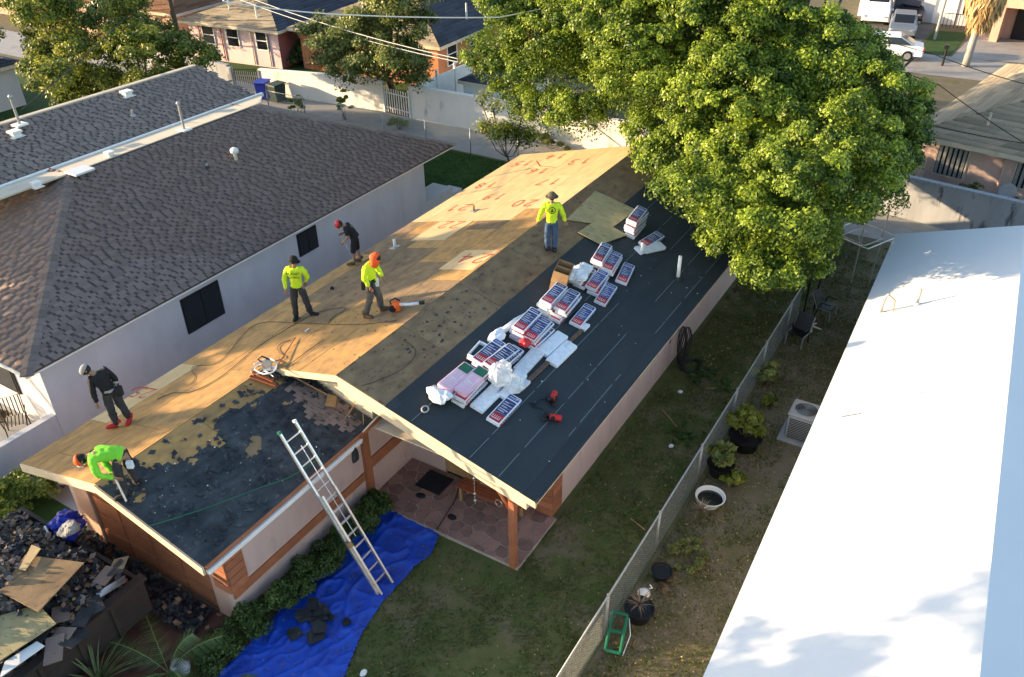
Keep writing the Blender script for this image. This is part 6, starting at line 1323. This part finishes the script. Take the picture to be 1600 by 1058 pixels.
rg2=random.Random(9); dl=['beside the pale nail marked sheet','left one of the middle slabs','right one of the middle slabs','near the trailer rail','under the broad sheet','lowest by the rail','at the centre of the heap','touching the spiky plant','upper right of the heap','close to the garage wall']
for i,(px,s,rz) in enumerate((((65,985),.34,.4),((95,960),.3,1.0),((118,998),.3,.2),((85,1015),.33,.8),((130,965),.26,.5),((100,990),.25,1.9),((150,945),.24,1.2),((92,1005),.25,.1),((185,885),.3,.7),((165,900),.26,.3))):
    p=G(px[0],px[1],1.62 if i<8 else 1.75); m=MB(); m.b2(-s*.5,s*.5,-s*.8,s*.8,0,.02); o=m.build('slate_slab',m_shAo if i%2 else m_feltold); o.location=p; o.rotation_euler=(rg2.uniform(-.25,.25),rg2.uniform(-.2,.2),rz); tag(o,'square piece of old roofing, '+dl[i],'roofing piece','old roofing pieces on the debris heap')
p=G(105,820,1.6); crumple('blue_rag',(p.x,p.y,p.z),.34,m_bluep,'crumpled blue plastic rag at the back of the debris heap',21,(1.2,.9,.6),'plastic rag'); crumple('white_rag',(p.x+.3,p.y-.1,p.z+.12),.2,m_conc,'pale crumpled rag lying on the blue rag',23,(1,1,.7),'rag')
crumple('blue_bag',G(283,1043,.25),.16,m_wallN,'pale blue bag lying between the palm fronds and the tarp',25,(1.2,1,.6),'bag')
stick('loose_lath',G(70,822,1.7),G(78,838,1.6),.02,m_white,'short white stick at the back of the debris heap','lath')
p0=G(205,902,1.5);p1=G(172,925,1.5); slab_([(150,928),(195,900),(235,888),(236,893),(196,910),(155,934)][:1]+[(195,900),(197,909),(156,935)],[1.5]*4,'bent pale metal strip lying along the trailer rail',m_alu,name='metal_strip',cat='metal strip')
# debris fallen before the garage
P=[];r=random.Random(14)
for _ in range(1500):
    x=r.uniform(-15.5,-11.3); P.append((x,r.uniform(5.8,6.5),.05+r.random()*(.15+.35*max(0,(-12-x)/3.5))))
scraps('fallen_scraps',P,.12,m_feltold,None,14,.5); P=[(r.uniform(-15.5,-11.0),r.uniform(5.8,6.6),.1+r.random()*.3) for _ in range(40)]; scraps('fallen_chips',P,.13,m_osb_old,None,15,.5)

# ================= PEOPLE =================================================
def skin(name,J,E_,mt,par,sub=2):
    """J: {name:(x,y,z,rx,ry)}; E_: edges; first joint is root"""
    ks=list(J); me=bpy.data.meshes.new(name); me.from_pydata([J[k][:3] for k in ks],[(ks.index(a),ks.index(b)) for a,b in E_],[]); 
    o=link(name,me,par); me.materials.append(mt); s=o.modifiers.new('skin','SKIN'); s.use_smooth_shade=True; s.branch_smoothing=.4
    for i,k in enumerate(ks): me.skin_vertices[0].data[i].radius=(J[k][3],J[k][4] if len(J[k])>4 else J[k][3]); me.skin_vertices[0].data[i].use_root=(i==0)
    b=o.modifiers.new('sub','SUBSURF'); b.levels=sub; b.render_levels=sub
    if name in ('shirt','trousers'):
        b.levels=b.render_levels=3
        t=bpy.data.textures.get('cloth_folds') or bpy.data.textures.new('cloth_folds','CLOUDS'); t.noise_scale=.09
        d=o.modifiers.new('folds','DISPLACE'); d.texture=t; d.strength=.045; d.mid_level=.5; d.texture_coords='LOCAL'
    return o
def person(base,label,pose,cols,heading=YAW,hat=None,extras=None,scale=1.0):
    R=empty('person',base,label,'person',rz=heading); R.scale=(scale,)*3
    p={k:Vector(v) for k,v in pose.items()}
    def r(k,a,b=None): v=p[k]; return (v.x,v.y,v.z,a,b or a)
    J={'pelvis':r('pelvis',.10)}; mid=p['pelvis'].lerp(p['chest'],.5)
    J['waist']=(*mid,.09,.09); J['chest']=r('chest',.125); J['neck']=r('neck',.05); 
    hd=p['head']; nk=p['neck']; J['skull']=(*hd,.092,.10); J['crown']=(*(hd+(hd-nk).normalized()*.09),.06,.06)
    f=p['face'].normalized(); J['nose']=(*(hd+f*.095),.028); 
    E_=[('pelvis','waist'),('waist','chest'),('chest','neck'),('neck','skull'),('skull','crown'),('skull','nose')]
    for s in 'LR':
        J['sh'+s]=r('sh'+s,.058);J['el'+s]=r('el'+s,.042);J['wr'+s]=r('wr'+s,.028); J['hip'+s]=r('hip'+s,.085);J['kn'+s]=r('kn'+s,.055);J['an'+s]=r('an'+s,.038); J['toe'+s]=r('toe'+s,.035)
        E_+=[('chest','sh'+s),('sh'+s,'el'+s),('el'+s,'wr'+s),('pelvis','hip'+s),('hip'+s,'kn'+s),('kn'+s,'an'+s),('an'+s,'toe'+s)]
        hd_=(p['wr'+s]-p['el'+s]).normalized(); pm=p['wr'+s]+hd_*.075; J['palm'+s]=(*pm,.036,.026); E_.append(('wr'+s,'palm'+s))
        sd=hd_.cross(Vector((0,1,0)) if abs(hd_.y)<.9 else Vector((1,0,0))).normalized(); cu=hd_.cross(sd)
        for i,(off,l) in enumerate(((-.028,.065),(-.010,.075),(.010,.070),(.027,.055))):
            J[f'f{i}{s}']=(*(pm+sd*off+hd_*.045),.009); J[f'g{i}{s}']=(*(pm+sd*off+hd_*(.045+l*.75)+cu*.02),.008); E_+=[('palm'+s,f'f{i}{s}'),(f'f{i}{s}',f'g{i}{s}')]
        J['th'+s]=(*(pm-sd*.045+hd_*.02),.010); J['ti'+s]=(*(pm-sd*.055+hd_*.055+cu*.015),.009); E_+=[('palm'+s,'th'+s),('th'+s,'ti'+s)]
    skin('body',J,E_,cols.get('skin',m_skin),R)
    # shirt
    S={'chest':r('chest',.185,.165),'belly':(*mid,.165,.155),'hip0':(*p['pelvis'],.165,.155),'hem':(*(p['pelvis'].lerp(p['chest'],-.16)),.165,.15),'collar':(*(p['chest'].lerp(p['neck'],.85)),.095)}
    E2=[('chest','belly'),('belly','hip0'),('hip0','hem'),('chest','collar')]
    for s in 'LR':
        S['sh'+s]=r('sh'+s,.088);S['el'+s]=r('el'+s,.066); E2+=[('chest','sh'+s),('sh'+s,'el'+s)]
        if not cols.get('short'): q_=p['el'+s].lerp(p['wr'+s],1.08); S['cf'+s]=(*q_,.05); E2.append(('el'+s,'cf'+s))
        else: q_=p['sh'+s].lerp(p['el'+s],.85); S['el'+s]=(*q_,.07)
    skin('shirt',S,E2,cols['shirt'],R)
    T={'pelvis':(*p['pelvis'],.150,.135),'top':(*p['pelvis'].lerp(p['chest'],.32),.14,.125)}; E3=[('pelvis','top')]
    for s in 'LR':
        T['hip'+s]=r('hip'+s,.115);T['kn'+s]=r('kn'+s,.088); e=p['kn'+s].lerp(p['an'+s],1.05 if not cols.get('shorts') else .2); T['cf'+s]=(*e,.072 if not cols.get('shorts') else .085); E3+=[('pelvis','hip'+s),('hip'+s,'kn'+s),('kn'+s,'cf'+s)]
    skin('trousers',T,E3,cols['pants'],R)
    for s in 'LR':
        a=p['an'+s];t=p['toe'+s]; d=(t-a); d.z=0; d.normalize(); z=t.z-.035
        skin('shoe',{'heel':(a.x-d.x*.08,a.y-d.y*.08,z+.055,.062),'mid':(a.x+d.x*.07,a.y+d.y*.07,z+.055,.066,.06),'toe':(a.x+d.x*.24,a.y+d.y*.24,z+.045,.058,.045),'ank':(a.x,a.y,z+.19,.07)},[('heel','mid'),('mid','toe'),('heel','ank')],cols['shoe'],R,1)
    # head details: hair, ears, eyes
    up=(hd-nk).normalized(); sd=up.cross(f).normalized(); f2=sd.cross(up).normalized()
    Rm=Matrix((sd,f2 if f2.dot(f)>0 else -f2,up)).transposed()
    def hp(x,y,z): return hd+Rm@Vector((x,y,z))
    ff=Rm@Vector((0,1,0))
    m=MB(); 
    for s_ in (-1,1): m.sph(hp(s_*.035,.088,.015),.012,6)
    m.build('eyes',m_hair,R); m=MB(); m.box(hp(0,.088,-.045),(.045,.012,.010),Rm); m.build('mouth',m_spray,R)
    m=MB(); 
    for s_ in (-1,1): m.sph(hp(s_*.092,0,0),(.015,.02,.03),6)
    m.build('ears',cols.get('skin',m_skin),R)
    m=MB(); m.sph((0,0,0),(.100,.108,.105),14); m.v=[tuple(hp(v[0],v[1]-.015,v[2]+.03)) for v in m.v if True]; 
    m.build('hair',m_hair,R,smooth=True)
    def cap(mt,brim='front',h=.115,bl=.08,nm='cap',rr=.113):
        m=MB(); prof=[(rr,.0),(rr*1.0,.035),(rr*.86,.075),(rr*.5,h-.008),(.0,h)]; m.lathe(prof,18); m.v=[tuple(hp(v[0],v[1]*1.06-.01,v[2]+.03)) for v in m.v]; c=m.build(nm,mt,R,smooth=True)
        m=MB()
        if brim=='front': P=[(-.085,.06),(-.08,.13),(-.04,.11+bl),(.04,.11+bl),(.08,.13),(.085,.06)]
        elif brim=='back': P=[(-.085,-.06),(-.07,-.17),(.07,-.17),(.085,-.06)]
        else: P=[((rr+bl)*math.cos(k/20*6.283),(rr+bl)*1.05*math.sin(k/20*6.283)) for k in range(20)]
        m.prism([hp(x,y-.01,.035-.12*abs(x) if brim=='all' else .04) for x,y in P],Rm@Vector((0,0,.008))); m.build('brim',mt,c)
        return c
    if hat: hat(locals())
    if extras: extras(R,p,hp,Rm)
    return R
def legs(sp_=.1,kf=0,dz=0): return {}
def std(**k):
    P=dict(pelvis=(0,0,.94),chest=(0,0,1.24),neck=(0,0,1.47),head=(0,0,1.60),face=(0,-1,0),shL=(-.18,0,1.40),shR=(.18,0,1.40),elL=(-.25,.02,1.13),elR=(.25,.02,1.13),wrL=(-.28,-.03,.88),wrR=(.28,-.03,.88),hipL=(-.09,0,.88),hipR=(.09,0,.88),knL=(-.11,-.02,.49),knR=(.11,-.02,.49),anL=(-.12,.02,.09),anR=(.12,.02,.09),toeL=(-.14,-.12,.045),toeR=(.14,-.12,.045)); P.update(k); return P
def shirt_text(lines,R,p,front=-1,z=.08,hgt=.075,mt=m_blk,yoff=.172,tilt=0):
    cv=[]
    for i,(tx,s,dz) in enumerate(lines):
        c=bpy.data.curves.new('shirt_lettering','FONT'); c.body=tx; c.size=s; c.align_x='CENTER'; c.extrude=.002; c.materials.append(mt); o=bpy.data.objects.new('shirt_lettering',c); COL.objects.link(o)
        dg=bpy.context.evaluated_depsgraph_get(); me=bpy.data.meshes.new_from_object(o.evaluated_get(dg)); bpy.data.objects.remove(o)
        o=link('shirt_lettering',me,R); c0=p['chest']; o.location=(c0.x,c0.y+front*yoff,c0.z+dz); o.rotation_euler=(RD(90),0,0 if front<0 else math.pi)
        if not me.materials: me.materials.append(mt)
# on the sloping deck: foot heights follow the slope, base at left eave side
def zfix(P,base,zf,heading=YAW,sc=1.0):
    c,s=math.cos(heading),math.sin(heading)
    for k in ('L','R'):
        a=P['an'+k]; wx=base[0]+(a[0]*c-a[1]*s)*sc; dz=(zf(wx)-base[2])/sc
        P['an'+k]=(a[0],a[1],a[2]+dz); t=P['toe'+k]; P['toe'+k]=(t[0],t[1],t[2]+dz); kn=P['kn'+k]; P['kn'+k]=(kn[0],kn[1],kn[2]+dz*.4)
    return P
# 1 man in jeans, back to us
b=RSp(861,394); P=std(face=(.1,1,0),toeL=(-.12,.12,.045),toeR=(.10,.14,.045),anL=(-.09,0,.09),anR=(.09,0,.09),knL=(-.1,.02,.49),knR=(.1,.02,.49),elL=(-.29,.0,1.15),elR=(.29,.0,1.15),wrL=(-.35,.03,.92),wrR=(.36,.04,.92),shL=(-.19,0,1.40),shR=(.19,0,1.40))
def ex1(R,p,hp,Rm):
    m=MB(); c=p['chest']+Vector((0,-.178,.06)); m.tube([c+Vector((.085*math.cos(k/20*6.283),.004*0,.085*math.sin(k/20*6.283))) for k in range(21)],.010,5); m.box(c+Vector((0,0,.0)),(.035,.008,.07)); m.box(c+Vector((0,.0,-.03)),(.09,.008,.02)); m.build('shirt_emblem',m_blk,R)
person(b,'man in yellow shirt, jeans and floppy hat standing back to us at the ridge',zfix(P,b,zR),dict(shirt=m_hiv,pants=m_jean,shoe=m_dark),hat=lambda L:L['cap'](m_cambrown,'all',.12,.06,'boonie_hat'),extras=ex1,scale=1.04)
# 2 man with dark cap, facing us looking right
b=LSp(473,496); P=std(face=(.9,-.5,-.1),head=(.02,-.02,1.60),anL=(-.16,.0,.09),anR=(.22,.02,.09),toeL=(-.16,-.13,.045),toeR=(.35,-.03,.045),knL=(-.13,-.04,.49),knR=(.16,-.02,.49),pelvis=(-.02,0,.94),elR=(.27,.06,1.15),wrR=(.2,.12,.98),elL=(-.28,-.02,1.13),wrL=(-.27,-.08,.88))
person(b,'man in yellow lettered shirt and dark cap standing legs apart, looking right',zfix(P,b,zL),dict(shirt=m_hiv,pants=m_char,shoe=m_dark),hat=lambda L:L['cap'](m_blk,'front'),extras=lambda R,p,hp,Rm:shirt_text([('PLANET',.095,.06),('ROOFING',.07,-.03)],R,p),scale=1.04)
# 3 walking man with orange hood
b=LSp(586,491); P=std(pelvis=(-.02,0,.93),chest=(.0,-.02,1.22),neck=(.08,-.02,1.42),head=(.17,-.03,1.50),face=(.6,.0,-.8),shL=(-.06,-.17,1.38),shR=(.08,.15,1.37),elL=(-.12,-.24,1.12),elR=(.15,.22,1.12),wrL=(-.02,-.24,.92),wrR=(.25,.15,.95),hipL=(-.03,-.09,.88),hipR=(-.01,.08,.88),knL=(-.06,-.1,.48),knR=(.13,.06,.5),anL=(-.2,-.12,.10),anR=(.14,.14,.09),toeL=(-.08,-.2,.05),toeR=(.3,.14,.05))
def ex3(R,p,hp,Rm):
    q_=p['pelvis']; m=MB(); m.lathe([(.150,-.02),(.155,.03),(.150,.08)],16,(q_.x,q_.y,q_.z)); m.build('tool_belt',m_blk,R)
    for dx,dy,s in ((-.15,-.08,1),(.02,-.16,1.1),(.13,.05,.9)):
        m=MB(); m.b2(-.06*s,.06*s,-.05,.05,-.2*s,.02); o=m.build('tool_pouch',m_dark if dx<0.1 else m_bw,R); o.location=(q_.x+dx,q_.y+dy,q_.z); bevel(o,.02)
def hood(L):
    hp=L['hp'];R=L['R']; m=MB(); m.sph((0,0,0),(.135,.145,.14),16); V=[]
    for v in m.v:
        x,y,z=v; k=1+.12*noise.noise(Vector(v)*14); V.append(tuple(hp(x*k,y*k-.02+(.06 if z<-.03 else 0),z*k*1.25-.01+(0 if y<0 else -.04))))
    m.v=V; m.build('hood',m_hio,R,smooth=True)
person(b,'man with bright orange hood and tool belt walking across the plywood head down',zfix(P,b,zL),dict(shirt=m_hiv,pants=m_grayp,shoe=m_boot),hat=hood,extras=ex3,scale=1.04)
# 4 stooping man, red hard hat, black shorts
b=LSp(557,412); P=std(pelvis=(.04,0,.90),chest=(-.05,0,1.15),neck=(-.20,-.02,1.29),head=(-.32,-.03,1.30),face=(-.6,-.1,-.75),shL=(-.16,-.15,1.22),shR=(-.12,.16,1.22),elL=(-.10,-.20,.98),elR=(-.2,.18,.98),wrL=(-.25,-.12,.80),wrR=(-.30,.05,.98),hipL=(.03,-.09,.86),hipR=(.05,.09,.86),knL=(-.02,-.10,.48),knR=(.05,.1,.48),anL=(-.04,-.1,.09),anR=(.12,.1,.09),toeL=(-.17,-.14,.045),toeR=(.0,.08,.045))
def ex4(R,p,hp,Rm): m=MB(); m.tube([(-.42,.05,1.12),(-.24,-.10,.72),(-.10,-.16,.38)],.016,7); m.build('pry_bar',m_galv,R)
person(b,'stooping man in black shirt and red hard hat at the left eave',zfix(P,b,zL),dict(shirt=m_blk,pants=m_blk,shoe=m_boot,short=1,shorts=1,skin=m_skin),hat=lambda L:L['cap'](m_red,'front',.135,.03,'hard_hat',.125),extras=ex4)
# 5 man in black, grey cap, tool pouch
b=LSp(190,664); P=std(pelvis=(-.02,0,.93),chest=(-.09,-.02,1.2),neck=(-.20,-.03,1.40),head=(-.31,-.05,1.47),face=(-.7,-.5,-.55),shL=(-.26,-.10,1.32),shR=(-.02,.12,1.37),elL=(-.26,-.16,1.02),elR=(.08,.18,1.12),wrL=(-.26,-.17,.76),wrR=(.10,.10,.90),hipL=(-.08,-.05,.88),hipR=(.05,.07,.88),knL=(-.08,-.06,.48),knR=(.08,.08,.49),anL=(-.06,-.06,.09),anR=(.16,.1,.09),toeL=(-.19,-.12,.045),toeR=(.17,-.05,.045))
def ex5(R,p,hp,Rm):
    q_=p['pelvis']; m=MB(); m.lathe([(.148,.02),(.152,.05),(.148,.08)],16,(q_.x,q_.y,q_.z)); m.build('belt',m_conc,R)
    m=MB(); m.b2(-.07,.07,-.06,.06,-.17,.06); o=m.build('tool_pouch',m_dark,R); o.location=(q_.x+.22,q_.y-.02,q_.z+.05); bevel(o,.02); m=MB(); m.tube([(q_.x+.18,q_.y,q_.z+.06),(q_.x+.2,q_.y,q_.z+.2)],.018,6); m.build('hammer',m_alu,R); m=MB(); m.box((q_.x+.2,q_.y,q_.z+.2),(.1,.03,.03)); m.build('hammer_head',m_alu,R)
person(b,'man all in black with grey cap and red shoes looking down at the left slope',zfix(P,b,zL),dict(shirt=m_blk,pants=m_char,shoe=m_red,skin=m_skin),hat=lambda L:L['cap'](m_conc,'front',.11,.07,'cap'),extras=ex5,scale=1.02)
# 6 bent man in lime shirt
b=WSp(200,768); P=std(pelvis=(.06,.06,.86),chest=(-.20,.0,.98),neck=(-.42,-.06,.95),head=(-.54,-.09,.89),face=(-.35,-.1,-.92),shL=(-.34,-.20,.92),shR=(-.30,.12,.98),elL=(-.24,-.30,.68),elR=(-.26,.05,.66),wrL=(-.04,-.22,.55),wrR=(-.08,-.06,.52),hipL=(.02,-.06,.80),hipR=(.12,.12,.80),knL=(-.02,-.10,.42),knR=(.10,.14,.43),anL=(.05,-.14,.09),anR=(.16,.16,.09),toeL=(-.08,-.2,.045),toeR=(.06,.22,.045))
def ex6(R,p,hp,Rm):
    m=MB(); m.tube([(-.02,-.2,.5),(.06,-.28,.25),(.12,-.34,.08)],.02,7); m.build('pry_tool',m_alu,R); m=MB(); m.b2(-.06,.06,-.04,.04,-.12,.04); o=m.build('tool_pouch',m_bw,R); o.location=(.22,-.02,.72); bevel(o,.015)
    m=MB(); m.tube([p['neck']+Vector((.06,-.05,.11)),p['neck']+Vector((.10,.03,.12))],.012,6); m.build('shirt_emblem',m_blk,R)
def hat6(L):
    L['cap'](m_hio,'front',.13,.06,'orange_cap',.12); hp=L['hp']; m=MB(); m.sph((0,0,0),(.10,.07,.09),12); m.v=[tuple(hp(v[0],v[1]+.06,v[2]+.08)) for v in m.v]; m.build('cap_front',m_bw,L['R'],smooth=True)
person(b,'man in lime green shirt and orange cap bending double over the torn felt',zfix(P,b,zW),dict(shirt=m_hig,pants=m_char,shoe=m_dark,skin=m_skin),hat=hat6,extras=ex6,scale=1.04)
